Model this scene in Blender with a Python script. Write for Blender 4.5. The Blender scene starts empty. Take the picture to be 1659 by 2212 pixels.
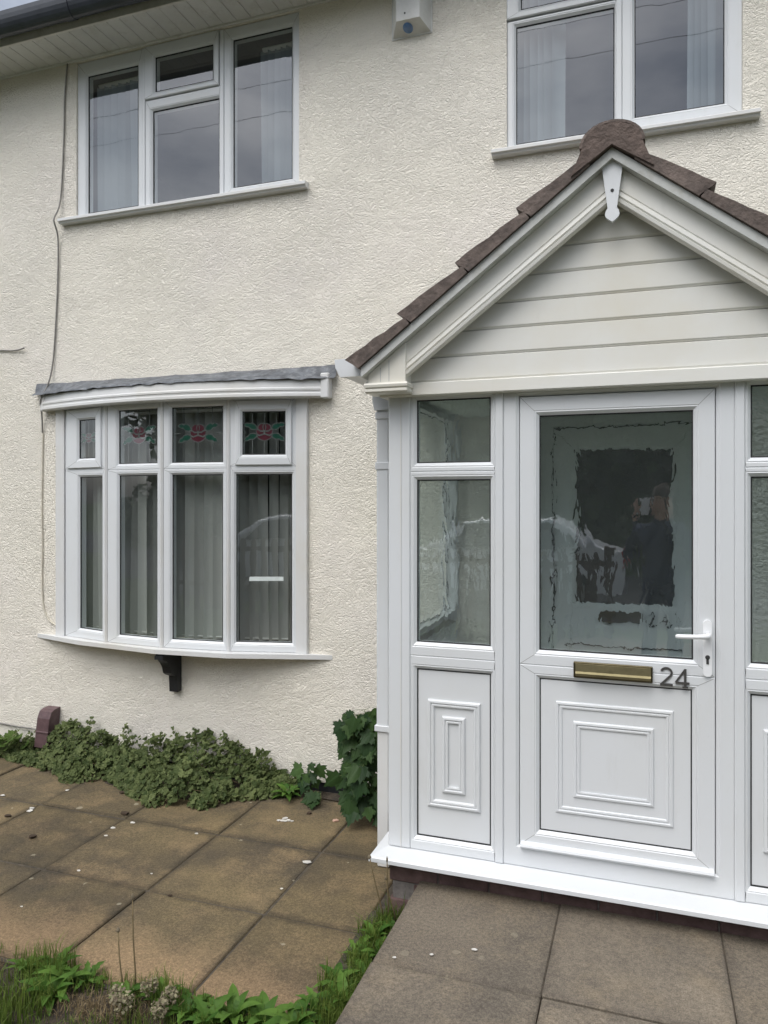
import bpy, math, random
from mathutils import Vector, Matrix, noise
R = math.radians
rnd = random.Random(24)
scene = bpy.context.scene

# ------------------------------------------------------------------ camera
cam_d = bpy.data.cameras.new('camera')
cam = bpy.data.objects.new('camera', cam_d)
scene.collection.objects.link(cam)
cam.location = (0, -4.2, 1.79)
cam.rotation_euler = (R(90), 0, R(19.18))
cam_d.sensor_fit = 'AUTO'
cam_d.sensor_width = 36
cam_d.lens = 36 * 1610 / 2212
cam_d.shift_y = -26 / 2212
cam_d.clip_start = 0.02
cam_d.clip_end = 2000
scene.camera = cam

# ------------------------------------------------------------------ sky, sun, exposure
SUN_EL, SUN_AZ = 58, -18          # degrees; azimuth measured from straight behind the camera towards the right
w = bpy.data.worlds.new('World'); scene.world = w; w.use_nodes = True
nt = w.node_tree; nt.nodes.clear()
wo = nt.nodes.new('ShaderNodeOutputWorld'); bg = nt.nodes.new('ShaderNodeBackground')
sky = nt.nodes.new('ShaderNodeTexSky'); sky.sky_type = 'NISHITA'; sky.sun_disc = False
sky.sun_elevation = R(SUN_EL); sky.sun_rotation = R(180 - SUN_AZ)
sky.air_density = 1.0; sky.dust_density = 3.0; sky.ozone_density = 1.0
hs = nt.nodes.new('ShaderNodeHueSaturation'); hs.inputs['Saturation'].default_value = 0.34
tc = nt.nodes.new('ShaderNodeTexCoord')
mpw = nt.nodes.new('ShaderNodeMapping'); mpw.inputs['Scale'].default_value = (1, 1, 2.2)
cl = nt.nodes.new('ShaderNodeTexNoise'); cl.inputs['Scale'].default_value = 4.2; cl.inputs['Detail'].default_value = 6; cl.inputs['Roughness'].default_value = .55
cr = nt.nodes.new('ShaderNodeValToRGB')
cr.color_ramp.elements[0].position = .3; cr.color_ramp.elements[0].color = (.52, .56, .63, 1)
cr.color_ramp.elements[1].position = .72; cr.color_ramp.elements[1].color = (1.32, 1.31, 1.28, 1)
mu = nt.nodes.new('ShaderNodeMix'); mu.data_type = 'RGBA'; mu.blend_type = 'MULTIPLY'; mu.inputs[0].default_value = 1
L = nt.links.new
L(sky.outputs[0], hs.inputs['Color']); L(tc.outputs['Generated'], mpw.inputs[0]); L(mpw.outputs[0], cl.inputs['Vector'])
L(cl.outputs[0], cr.inputs[0]); L(hs.outputs[0], mu.inputs[6]); L(cr.outputs[0], mu.inputs[7])
L(mu.outputs[2], bg.inputs[0]); L(bg.outputs[0], wo.inputs[0])
bg.inputs[1].default_value = 0.14
sun_d = bpy.data.lights.new('sun', 'SUN'); sun_d.energy = 0.9; sun_d.angle = R(50); sun_d.color = (1, .975, .94)
sun = bpy.data.objects.new('sun', sun_d); scene.collection.objects.link(sun)
se, sa = R(SUN_EL), R(SUN_AZ)
to_sun = Vector((math.sin(sa) * math.cos(se), -math.cos(sa) * math.cos(se), math.sin(se)))
sun.rotation_euler = to_sun.to_track_quat('Z', 'Y').to_euler()
scene.view_settings.view_transform = 'Standard'; scene.view_settings.look = 'None'
scene.view_settings.exposure = 0.75; scene.view_settings.gamma = 1
scene.view_settings.use_curve_mapping = False
scene.render.engine = 'CYCLES'
cy = scene.cycles
cy.use_denoising = True; cy.max_bounces = 10; cy.transparent_max_bounces = 12; cy.transmission_bounces = 8
cy.sample_clamp_indirect = 4

# ------------------------------------------------------------------ material helpers
class NB:
    def __init__(s, name):
        s.m = bpy.data.materials.new(name); s.m.use_nodes = True; s.t = s.m.node_tree; s.t.nodes.clear()
        s.out = s.n('OutputMaterial'); s._pos = None
    def n(s, kind, **kw):
        x = s.t.nodes.new('ShaderNode' + kind)
        for k, v in kw.items(): setattr(x, k, v)
        return x
    def l(s, a, b): s.t.links.new(a, b)
    def val(s, sock, v):
        if hasattr(v, 'is_output') or isinstance(v, bpy.types.NodeSocket): s.l(v, sock)
        else: sock.default_value = v
    def pos(s, scale=(1, 1, 1), off=(0, 0, 0)):
        g = s.n('NewGeometry'); m = s.n('Mapping'); m.inputs['Scale'].default_value = scale; m.inputs['Location'].default_value = off
        s.l(g.outputs['Position'], m.inputs['Vector']); return m.outputs[0]
    def noise(s, scale, detail=4, rough=.55, vec=None, dist=0):
        x = s.n('TexNoise'); x.inputs['Scale'].default_value = scale; x.inputs['Detail'].default_value = detail
        x.inputs['Roughness'].default_value = rough; x.inputs['Distortion'].default_value = dist
        s.l(vec or s.pos(), x.inputs['Vector']); return x.outputs[0]
    def ramp(s, fac, stops):
        r = s.n('ValToRGB'); e = r.color_ramp.elements
        while len(e) < len(stops): e.new(.5)
        for el, (p, c) in zip(e, stops):
            el.position = p; el.color = (c, c, c, 1) if isinstance(c, (int, float)) else (*c, 1)
        s.l(fac, r.inputs[0]); return r.outputs[0]
    def mix(s, fac, a, b, blend='MIX'):
        m = s.n('Mix', data_type='RGBA', blend_type=blend)
        s.val(m.inputs[0], fac)
        for i, v in ((6, a), (7, b)):
            if isinstance(v, tuple): v = (*v, 1) if len(v) == 3 else v
            s.val(m.inputs[i], v)
        return m.outputs[2]
    def math(s, op, a, b=0.0):
        m = s.n('Math', operation=op); s.val(m.inputs[0], a); s.val(m.inputs[1], b); return m.outputs[0]
    def bump(s, h, strength, dist, normal=None):
        b = s.n('Bump'); b.inputs['Strength'].default_value = strength; b.inputs['Distance'].default_value = dist
        s.l(h, b.inputs['Height'])
        if normal: s.l(normal, b.inputs['Normal'])
        return b.outputs[0]
    def bsdf(s, color, rough=.5, normal=None, metal=0, spec=.5):
        p = s.n('BsdfPrincipled')
        if isinstance(color, tuple): color = (*color, 1)
        s.val(p.inputs['Base Color'], color); s.val(p.inputs['Roughness'], rough); p.inputs['Metallic'].default_value = metal
        p.inputs['Specular IOR Level'].default_value = spec
        if normal: s.l(normal, p.inputs['Normal'])
        s.l(p.outputs[0], s.out.inputs[0]); s.p = p; return s.m
M = {}

def plain(name, col, rough=.5, var=.12, nscale=9, bump=.15, bdist=.002, bscale=60, metal=0, rand=0, spec=.5, stain=None):
    b = NB(name)
    f = b.noise(nscale, 5, .6)
    dark = tuple(c * (1 - var) for c in col); lite = tuple(min(1, c * (1 + var)) for c in col)
    c = b.mix(b.ramp(f, [(.3, 0), (.7, 1)]), dark, lite)
    if stain:
        c = b.mix(b.math('MULTIPLY', b.ramp(b.noise(stain[1], 6, .65), [(.5, 0), (.75, 1)]), stain[2]), c, stain[0])
    if rand:
        oi = b.n('ObjectInfo'); hsn = b.n('HueSaturation'); b.l(c, hsn.inputs['Color'])
        mr = b.n('MapRange'); mr.inputs[3].default_value = 1 - rand; mr.inputs[4].default_value = 1 + rand
        b.l(oi.outputs['Random'], mr.inputs[0]); b.l(mr.outputs[0], hsn.inputs['Value']); c = hsn.outputs[0]
    nm = b.bump(b.noise(bscale, 3, .6), bump, bdist) if bump else None
    M[name] = b.bsdf(c, rough, nm, metal, spec); return M[name]

def build_materials():
    # --- textured masonry paint (wriggly hand-thrown render)
    b = NB('render_wall')
    p = b.pos()
    warp = b.n('VectorMath', operation='ADD')
    nz = b.n('TexNoise'); nz.inputs['Scale'].default_value = 16; nz.inputs['Detail'].default_value = 2; b.l(p, nz.inputs['Vector'])
    sc_ = b.n('VectorMath', operation='SCALE'); sc_.inputs['Scale'].default_value = .045
    b.l(nz.outputs['Color'], sc_.inputs[0]); b.l(p, warp.inputs[0]); b.l(sc_.outputs[0], warp.inputs[1])
    mp = b.n('Mapping'); mp.inputs['Scale'].default_value = (1, 1, 1.5); mp.inputs['Rotation'].default_value = (0, R(20), 0); b.l(warp.outputs[0], mp.inputs[0])
    v = b.n('TexNoise'); v.inputs['Scale'].default_value = 50; v.inputs['Detail'].default_value = 2.5; v.inputs['Roughness'].default_value = .5; v.inputs['Distortion'].default_value = .4
    b.l(mp.outputs[0], v.inputs['Vector'])
    rid = b.math('ABSOLUTE', b.math('SUBTRACT', v.outputs[0], .5))
    rid = b.ramp(rid, [(0, 1), (.16, 0)])
    worn = b.ramp(b.noise(1.1, 4, .6, b.pos(off=(3, 1, 7))), [(.35, .55), (.65, .95)])
    h = b.math('MULTIPLY', rid, worn)
    h2 = b.math('ADD', h, b.math('MULTIPLY', b.noise(120, 2, .5), .5))
    n1 = b.bump(b.noise(2.2, 4, .55), .6, .045)
    n2 = b.bump(h2, .85, .0064, n1)
    big = b.noise(.75, 5, .55, b.pos(off=(5, 0, 2)))
    c = b.mix(b.ramp(big, [(.36, 0), (.66, 1)]), (.815, .776, .690), (.840, .798, .695))
    pink = b.ramp(b.noise(.9, 4, .6, b.pos(off=(1.7, 2, 9.3))), [(.5, 0), (.72, 1)])
    c = b.mix(b.math('MULTIPLY', pink, .55), c, (.80, .745, .70))
    sm = b.ramp(b.noise(3.1, 7, .7, b.pos(scale=(1, 1, .45))), [(.52, 0), (.8, 1)])
    c = b.mix(b.math('MULTIPLY', sm, .09), c, (.60, .56, .48))
    fl = b.ramp(b.noise(150, 2, .5), [(.70, 0), (.76, 1)])
    c = b.mix(b.math('MULTIPLY', fl, .35), c, (.40, .37, .31))
    # settlement cracks: thin wandering lines in a few places only
    vc = b.n('TexVoronoi', feature='DISTANCE_TO_EDGE'); vc.inputs['Scale'].default_value = 1.15; b.l(warp.outputs[0], vc.inputs['Vector'])
    ck = b.ramp(vc.outputs['Distance'], [(0, 1), (.006, 0)])
    msk = b.ramp(b.noise(.9, 2, .5, b.pos(off=(9, 4, 1))), [(.56, 0), (.62, 1)])
    c = b.mix(b.math('MULTIPLY', b.math('MULTIPLY', ck, msk), .22), c, (.36, .33, .28))
    M['render_wall'] = b.bsdf(c, .88, n2, 0, .25)
    # --- white uPVC
    def upvc(name, col, yellow, ystr):
        b = NB(name)
        c = b.mix(b.math('MULTIPLY', b.ramp(b.noise(1.7, 6, .62), [(.45, 0), (.75, 1)]), ystr), col, yellow)
        st = b.ramp(b.noise(9, 6, .7, b.pos(scale=(1, 1, .25))), [(.58, 0), (.82, 1)])
        c = b.mix(b.math('MULTIPLY', st, .22), c, (.46, .45, .40))
        gr = b.ramp(b.noise(70, 4, .6), [(.66, 0), (.74, 1)])
        c = b.mix(b.math('MULTIPLY', gr, .10), c, (.35, .34, .30))
        n = b.bump(b.noise(3, 3, .5), .12, .006)
        rg = b.math('ADD', b.math('MULTIPLY', b.noise(6, 4), .25), .22)
        M[name] = b.bsdf(c, rg, n)
    upvc('upvc', (.67, .69, .705), (.63, .635, .615), .5)
    upvc('upvc_worn', (.68, .685, .68), (.61, .585, .52), .75)
    upvc('upvc_cream', (.745, .740, .695), (.69, .65, .545), .8)
    plain('gasket', (.016, .017, .018), .7, .2, bump=0)
    plain('seam', (.30, .30, .29), .8, .2, bump=0)
    plain('gap_shade_gasket_grey', (.05, .055, .055), .7, .2, bump=0)
    plain('upvc_shadow_gap', (.06, .06, .06), .8, .2, bump=0)
    # --- glass: reflectance by angle, the same from either side (Schlick)
    def schlick(b, f0):
        g = b.n('NewGeometry'); d = b.n('VectorMath', operation='DOT_PRODUCT'); b.l(g.outputs['Incoming'], d.inputs[0]); b.l(g.outputs['Normal'], d.inputs[1])
        c = b.math('SUBTRACT', 1.0, b.math('ABSOLUTE', d.outputs['Value']))
        return b.math('ADD', b.math('MULTIPLY', b.math('POWER', c, 5.0), 1 - f0), f0)
    def glass(name, ior, tint, rough=0.0, wob=.0):
        b = NB(name)
        fr = schlick(b, ior)
        g = b.n('BsdfGlossy'); g.inputs['Roughness'].default_value = rough; g.inputs['Color'].default_value = (.95, .97, 1, 1)
        if wob: b.l(b.bump(b.noise(2.3, 2, .5), wob, .01), g.inputs['Normal'])
        t = b.n('BsdfTransparent'); t.inputs['Color'].default_value = (*tint, 1)
        mx = b.n('MixShader'); b.l(fr, mx.inputs[0]); b.l(t.outputs[0], mx.inputs[1]); b.l(g.outputs[0], mx.inputs[2])
        b.l(mx.outputs[0], b.out.inputs[0]); M[name] = b.m
    glass('window_glass', .125, (.90, .94, .93), 0, .10)
    glass('side_glass', .07, (.82, .88, .86))
    # --- rippled glass of the porch: flat outer face, wavy inner face
    def ripple(name, scale, stretch, strength, dist, ior, haze):
        b = NB(name)
        fr = schlick(b, .19)
        g = b.n('BsdfGlossy'); g.inputs['Roughness'].default_value = .012; g.inputs['Color'].default_value = (.95, .98, 1, 1)
        h = b.noise(scale, 3, .45, b.pos(scale=(1, 1, stretch)), .6)
        nb = b.bump(h, strength, dist)
        nbg = b.bump(h, .03, dist * .5); b.l(nbg, g.inputs['Normal'])
        rf = b.n('BsdfRefraction'); rf.inputs['IOR'].default_value = ior; rf.inputs['Roughness'].default_value = .03
        rf.inputs['Color'].default_value = (.90, .97, .95, 1); b.l(nb, rf.inputs['Normal'])
        df_ = b.n('BsdfDiffuse'); df_.inputs['Color'].default_value = (.62, .70, .68, 1); b.l(nb, df_.inputs['Normal'])
        tl_ = b.n('BsdfTranslucent'); tl_.inputs['Color'].default_value = (.62, .70, .68, 1); b.l(nb, tl_.inputs['Normal'])
        hz = b.n('MixShader'); hz.inputs[0].default_value = .5; b.l(df_.outputs[0], hz.inputs[1]); b.l(tl_.outputs[0], hz.inputs[2])
        rx = b.n('MixShader'); rx.inputs[0].default_value = haze; b.l(rf.outputs[0], rx.inputs[1]); b.l(hz.outputs[0], rx.inputs[2])
        mx = b.n('MixShader'); b.l(fr, mx.inputs[0]); b.l(rx.outputs[0], mx.inputs[1]); b.l(g.outputs[0], mx.inputs[2])
        b.l(mx.outputs[0], b.out.inputs[0]); M[name] = b.m
    ripple('ripple_glass', 13, .5, .8, .035, 1.06, .075)
    ripple('side_ripple', 16, .35, .8, .030, 1.07, .20)
    ripple('stipple_glass', 60, 1, .9, .03, 1.14, .34)
    # --- paving
    def paving(name, c1, c2, c3, lichen, warm, worn=None):
        b = NB(name)
        oi = b.n('ObjectInfo')
        c = b.mix(b.ramp(b.noise(2.2, 6, .6), [(.32, 0), (.68, 1)]), c1, c2)
        c = b.mix(b.math('MULTIPLY', b.ramp(b.noise(1.3, 5, .65, b.pos(off=(4, 8, 0))), [(.42, 0), (.62, 1)]), .85), c, c3)
        c = b.mix(b.math('MULTIPLY', b.ramp(b.noise(3.7, 7, .7, b.pos(off=(7, 3, 0))), [(.48, 0), (.68, 1)]), .55), c, warm)
        if worn:
            sx_ = b.n('SeparateXYZ'); b.l(b.pos(), sx_.inputs[0])
            wv_ = b.math('ADD', sx_.outputs[1], b.math('MULTIPLY', b.math('SUBTRACT', b.noise(4, 5, .65), .5), .55))
            c = b.mix(b.math('MULTIPLY', b.ramp(b.math('MULTIPLY', wv_, -.5), [(.76, 0), (.90, 1)]), .75), c, worn)
        tco = b.n('TexCoord'); so = b.n('SeparateXYZ'); b.l(tco.outputs['Object'], so.inputs[0])
        ed = b.math('MAXIMUM', b.math('ABSOLUTE', so.outputs[0]), b.math('ABSOLUTE', so.outputs[1]))
        ed = b.math('ADD', ed, b.math('MULTIPLY', b.math('SUBTRACT', b.noise(9, 4, .6), .5), .10))
        c = b.mix(b.math('MULTIPLY', b.ramp(ed, [(.262, 0), (.292, 1)]), .5 if worn else .28), c, tuple(x_ * .55 for x_ in c3))
        sp = b.ramp(b.noise(210, 2, .6), [(.36, .76), (.64, 1.24)])
        c = b.mix(1.0, c, sp, 'MULTIPLY')
        sp2 = b.ramp(b.noise(75, 3, .6), [(.35, .82), (.65, 1.18)])
        c = b.mix(1.0, c, sp2, 'MULTIPLY')
        vo = b.n('TexVoronoi'); vo.inputs['Scale'].default_value = 11; vo.inputs['Randomness'].default_value = 1
        b.l(b.pos(), vo.inputs['Vector'])
        sepc = b.n('SeparateColor'); b.l(vo.outputs['Color'], sepc.inputs[0])
        rr = b.math('MULTIPLY', b.ramp(sepc.outputs[0], [(.72, 0), (1, 1)]), .34)
        dd = b.math('ADD', vo.outputs['Distance'], b.math('MULTIPLY', b.noise(55, 3), .22))
        lf = b.ramp(b.math('SUBTRACT', rr, dd), [(0, 0), (.03, 1)])
        c = b.mix(b.math('MULTIPLY', lf, lichen), c, (.40, .36, .26))
        mr = b.n('MapRange'); mr.inputs[3].default_value = .86; mr.inputs[4].default_value = 1.12; b.l(oi.outputs['Random'], mr.inputs[0])
        hv = b.n('HueSaturation'); b.l(c, hv.inputs['Color']); b.l(mr.outputs[0], hv.inputs['Value'])
        n1 = b.bump(b.noise(170, 3, .65), .55, .004)
        n2 = b.bump(b.noise(14, 4, .6), .3, .006, n1)
        M[name] = b.bsdf(hv.outputs[0], .84, n2, 0, .3)
    paving('patio_slab', (.116, .091, .052), (.172, .130, .068), (.064, .053, .038), .55, (.26, .185, .10), (.27, .185, .105))
    paving('path_slab', (.155, .130, .100), (.210, .176, .132), (.106, .092, .074), .25, (.25, .20, .135))
    plain('mortar_bed', (.070, .058, .042), .95, .4, 30, .6, .006, 90)
    plain('soil', (.052, .040, .028), .95, .5, 25, .8, .012, 70)
    plain('verge_soil', (.05, .045, .026), .95, .5, 25, .8, .012, 70)
    plain('asphalt', (.055, .055, .056), .9, .25, 3, .5, .004, 160)
    plain('lawn_ground', (.055, .075, .025), .95, .5, 12, .8, .02, 40)
    plain('brick', (.115, .072, .066), .9, .35, 18, .5, .004, 120, rand=.2)
    plain('mortar', (.20, .18, .165), .95, .3, 40, .5, .004, 140)
    plain('bitumen', (.018, .019, .022), .6, .3, 20, .4, .004, 60)
    plain('roof_tile', (.135, .106, .092), .9, .45, 16, .8, .008, 55, rand=.12, stain=((.055, .047, .042), 11, .75))
    plain('ridge_mortar', (.125, .094, .080), .93, .35, 14, .9, .010, 45, stain=((.07, .055, .048), 9, .7))
    plain('undercloak', (.50, .51, .49), .6, .12, 8, .1, stain=((.30, .28, .22), 14, .6))
    plain('lead', (.105, .115, .128), .6, .5, 14, .9, .010, 22, spec=.5, stain=((.33, .34, .35), 24, .6))
    plain('gutter_black', (.036, .041, .052), .35, .25, 6, .1, spec=.6)
    plain('fascia', (.72, .70, .66), .45, .1, 5, .1, stain=((.45, .42, .36), 6, .5))
    plain('soffit', (.66, .655, .63), .5, .08, 6, .1, stain=((.40, .38, .33), 12, .6))
    plain('bracket_black', (.012, .013, .015), .5, .3, 20, .4, .002, 80)
    plain('brass', (.30, .265, .155), .5, .12, 20, .05, metal=1, stain=((.16, .13, .07), 30, .4))
    plain('brass_dark', (.10, .085, .05), .4, .15, 20, .05, metal=1)
    plain('number_grey', (.06, .058, .055), .45, .2, 60, .1)
    plain('handle_white', (.84, .85, .86), .3, .04, 10, 0)
    plain('keyhole', (.05, .05, .05), .5, .1, 10, 0)
    plain('alarm_plastic', (.66, .66, .635), .5, .06, 6, .05, stain=((.45, .43, .38), 9, .5))
    plain('alarm_lens', (.10, .19, .36), .15, .15, 30, 0, spec=.8)
    plain('cable_grey', (.23, .22, .20), .6, .2, 40, 0)
    plain('cable_cream', (.62, .58, .48), .7, .15, 20, .2)
    plain('vent_brown', (.105, .062, .066), .5, .2, 30, .15, stain=((.17, .13, .12), 20, .5))
    plain('blind', (.40, .40, .38), .8, .05, 3, .1, bscale=300, rand=.22)
    plain('blind_pale', (.30, .33, .355), .8, .05, 3, .1, bscale=300, rand=.2)
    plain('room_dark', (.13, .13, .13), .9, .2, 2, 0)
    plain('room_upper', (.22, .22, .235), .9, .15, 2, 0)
    plain('porch_inside', (.70, .74, .71), .8, .06, 3, .1)
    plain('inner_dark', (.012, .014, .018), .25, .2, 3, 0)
    plain('notice_blue', (.10, .19, .34), .6, .1, 6, 0)
    plain('notice_paper', (.45, .55, .62), .6, .1, 6, 0)
    plain('rose_red', (.105, .014, .028), .35, .25, 30, 0)
    plain('rose_leaf', (.008, .072, .046), .35, .25, 30, 0)
    plain('came', (.15, .155, .15), .5, .1, 40, 0)
    plain('tape', (.62, .68, .66), .6, .08, 30, .1)
    plain('flake', (.60, .58, .53), .8, .1, 40, .3, rand=.12)
    plain('dry_leaf', (.045, .028, .016), .9, .3, 60, .3)
    plain('dry_stem', (.15, .112, .055), .85, .3, 60, .2)
    plain('green_stem', (.12, .15, .05), .8, .3, 60, .2)
    plain('seed_head', (.16, .13, .085), .9, .3, 80, .5)
    plain('fence_wood', (.085, .052, .036), .8, .35, 12, .3, rand=.2)
    plain('bark', (.07, .052, .038), .9, .4, 18, .8, .02, 22)
    plain('car_white', (.80, .81, .82), .22, .03, 2, 0, spec=.6)
    plain('car_glass', (.01, .012, .014), .05, .1, 2, 0, spec=.8)
    plain('tyre', (.018, .018, .018), .85, .2, 30, .2)
    plain('alloy', (.45, .46, .47), .35, .1, 20, 0, metal=1)
    plain('lamp_red', (.35, .02, .02), .2, .1, 20, 0)
    plain('lamp_clear', (.75, .77, .8), .1, .05, 20, 0)
    plain('navy_cloth', (.012, .020, .058), .9, .25, 20, .4)
    plain('skin', (.52, .33, .25), .5, .1, 20, .1)
    plain('hair', (.06, .04, .025), .7, .3, 60, .4)
    plain('phone_case', (.62, .64, .66), .3, .05, 20, 0)
    # --- foliage: each leaf its own tint
    def leaf(name, a, bb, rough=.55, trans=.3, per='isl', vein=True):
        b = NB(name)
        if per == 'isl':
            g = b.n('NewGeometry'); rv = g.outputs['Random Per Island']
        else:
            g = b.n('ObjectInfo'); rv = g.outputs['Random']
        c = b.mix(rv, a, bb)
        c = b.mix(b.math('MULTIPLY', b.ramp(b.noise(7, 4, .6), [(.4, 0), (.7, 1)]), .45), c, tuple(x * .6 for x in a))
        p = b.n('BsdfPrincipled'); b.l(c, p.inputs['Base Color']); p.inputs['Roughness'].default_value = rough; p.inputs['Specular IOR Level'].default_value = .15
        t = b.n('BsdfTranslucent'); b.l(b.mix(.5, c, tuple(min(1, x * 1.3) for x in bb)), t.inputs['Color'])
        mx = b.n('MixShader'); mx.inputs[0].default_value = trans
        b.l(p.outputs[0], mx.inputs[1]); b.l(t.outputs[0], mx.inputs[2]); b.l(mx.outputs[0], b.out.inputs[0]); M[name] = b.m
    leaf('cover_leaf', (.050, .075, .024), (.170, .205, .080))
    leaf('maple_leaf', (.022, .050, .018), (.060, .110, .032), .45, .25, 'obj')
    leaf('mantle_leaf', (.075, .135, .030), (.135, .20, .052), .55, .3, 'obj')
    leaf('grass_blade', (.060, .110, .018), (.185, .240, .055), .5, .35)
    leaf('weed_leaf', (.055, .13, .022), (.135, .24, .045), .5, .3, 'obj')
    leaf('dry_grass', (.17, .125, .065), (.30, .235, .14), .8, .2)
    leaf('blossom', (.20, .155, .115), (.40, .38, .23), .8, .2)
    leaf('tree_leaf', (.020, .040, .010), (.060, .095, .025), .6, .3)
build_materials()

# ------------------------------------------------------------------ object helpers
COL = scene.collection
def link(o, parent=None):
    COL.objects.link(o)
    if parent is not None:
        o.parent = parent
    return o
def wpos(o):
    v = Vector((0, 0, 0))
    while o is not None:
        v += Vector(o.location); o = o.parent
    return v
def mobj(name, verts, faces, mat, parent=None, smooth=False, mats=None, fm=None, world=True):
    me = bpy.data.meshes.new(name)
    org = wpos(parent) if (parent is not None and world) else Vector((0, 0, 0))
    me.from_pydata([tuple(Vector(v) - org) for v in verts], [], faces)
    if mats:
        for m in mats: me.materials.append(M[m])
        for i, p in enumerate(me.polygons): p.material_index = fm[i]
    else:
        me.materials.append(M[mat])
    if smooth:
        for p in me.polygons: p.use_smooth = True
    me.update()
    return link(bpy.data.objects.new(name, me), parent)
def thing(name, label, cat, loc=(0, 0, 0), group=None, kind=None):
    o = bpy.data.objects.new(name, None); o.location = loc; o.empty_display_size = .1
    COL.objects.link(o); return tag(o, label, cat, group, kind)
def tag(o, label=None, cat=None, group=None, kind=None):
    if label: o['label'] = label
    if cat: o['category'] = cat
    if group: o['group'] = group
    if kind: o['kind'] = kind
    return o
def sub(name, parent, loc=None):
    o = bpy.data.objects.new(name, None); o.empty_display_size = .05; o.location = (0, 0, 0)
    return link(o, parent)
class MB:
    """collects vertices and faces"""
    def __init__(s): s.v = []; s.f = []; s.m = []
    def add(s, vs, fs, mi=0):
        k = len(s.v); s.v += [tuple(v) for v in vs]; s.f += [tuple(i + k for i in f) for f in fs]; s.m += [mi] * len(fs); return s
    def box(s, a, b, bev=0, mi=0, mp=None):
        (x0, y0, z0), (x1, y1, z1) = a, b
        if bev == 0:
            vs = [(x, y, z) for z in (z0, z1) for y in (y0, y1) for x in (x0, x1)]
            fs = [(0, 2, 3, 1), (4, 5, 7, 6), (0, 1, 5, 4), (2, 6, 7, 3), (0, 4, 6, 2), (1, 3, 7, 5)]
        else:
            vs = []; e = bev
            for (x, sx) in ((x0, 1), (x1, -1)):
                for (y, sy) in ((y0, 1), (y1, -1)):
                    for (z, sz) in ((z0, 1), (z1, -1)):
                        vs += [(x, y + sy * e, z + sz * e), (x + sx * e, y, z + sz * e), (x + sx * e, y + sy * e, z)]
            def ix(i, j, k, a): return ((i * 2 + j) * 2 + k) * 3 + a
            fs = []
            fs += [[ix(i, 0, 0, 0), ix(i, 1, 0, 0), ix(i, 1, 1, 0), ix(i, 0, 1, 0)] for i in (0, 1)]
            fs += [[ix(0, j, 0, 1), ix(1, j, 0, 1), ix(1, j, 1, 1), ix(0, j, 1, 1)] for j in (0, 1)]
            fs += [[ix(0, 0, k, 2), ix(1, 0, k, 2), ix(1, 1, k, 2), ix(0, 1, k, 2)] for k in (0, 1)]
            for i in (0, 1):
                for j in (0, 1): fs.append([ix(i, j, 0, 0), ix(i, j, 1, 0), ix(i, j, 1, 1), ix(i, j, 0, 1)])
            for i in (0, 1):
                for k in (0, 1): fs.append([ix(i, 0, k, 0), ix(i, 1, k, 0), ix(i, 1, k, 2), ix(i, 0, k, 2)])
            for j in (0, 1):
                for k in (0, 1): fs.append([ix(0, j, k, 1), ix(1, j, k, 1), ix(1, j, k, 2), ix(0, j, k, 2)])
            for i in (0, 1):
                for j in (0, 1):
                    for k in (0, 1): fs.append([ix(i, j, k, 0), ix(i, j, k, 1), ix(i, j, k, 2)])
        if mp: vs = [mp(*v) for v in vs]
        return s.add(vs, fs, mi)
    def prism(s, poly, d0, d1, mp, mi=0):
        """poly of (a, b) extruded from d0 to d1; mp(a, b, d) -> world"""
        n = len(poly)
        vs = [mp(a, b, d0) for a, b in poly] + [mp(a, b, d1) for a, b in poly]
        fs = [tuple(range(n)), tuple(range(2 * n - 1, n - 1, -1))] + [(i, (i + 1) % n, n + (i + 1) % n, n + i) for i in range(n)]
        return s.add(vs, fs, mi)
    def tube(s, pts, r, n=6, mi=0, caps=True):
        pts = [Vector(p) for p in pts]; rs = r if isinstance(r, (list, tuple)) else [r] * len(pts)
        k = len(s.v); prev = None
        for i, p in enumerate(pts):
            d = (pts[min(i + 1, len(pts) - 1)] - pts[max(i - 1, 0)]).normalized()
            a = prev if prev is not None else (Vector((0, 0, 1)) if abs(d.z) < .9 else Vector((1, 0, 0)))
            x = d.cross(a).normalized(); y = x.cross(d).normalized(); prev = y
            for j in range(n):
                t = 2 * math.pi * j / n
                s.v.append(tuple(p + (x * math.cos(t) + y * math.sin(t)) * rs[i]))
        for i in range(len(pts) - 1):
            for j in range(n):
                s.f.append((k + i * n + j, k + i * n + (j + 1) % n, k + (i + 1) * n + (j + 1) % n, k + (i + 1) * n + j)); s.m.append(mi)
        if caps:
            s.f.append(tuple(k + j for j in range(n))[::-1]); s.m.append(mi)
            s.f.append(tuple(k + (len(pts) - 1) * n + j for j in range(n))); s.m.append(mi)
        return s
    def build(s, name, mat, parent=None, smooth=False, mats=None, world=True):
        return mobj(name, s.v, s.f, mat, parent, smooth, mats, s.m, world)
def fix(o):
    """consistent outward normals"""
    import bmesh
    bm = bmesh.new(); bm.from_mesh(o.data); bmesh.ops.recalc_face_normals(bm, faces=bm.faces); bm.to_mesh(o.data); bm.free(); return o

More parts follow.
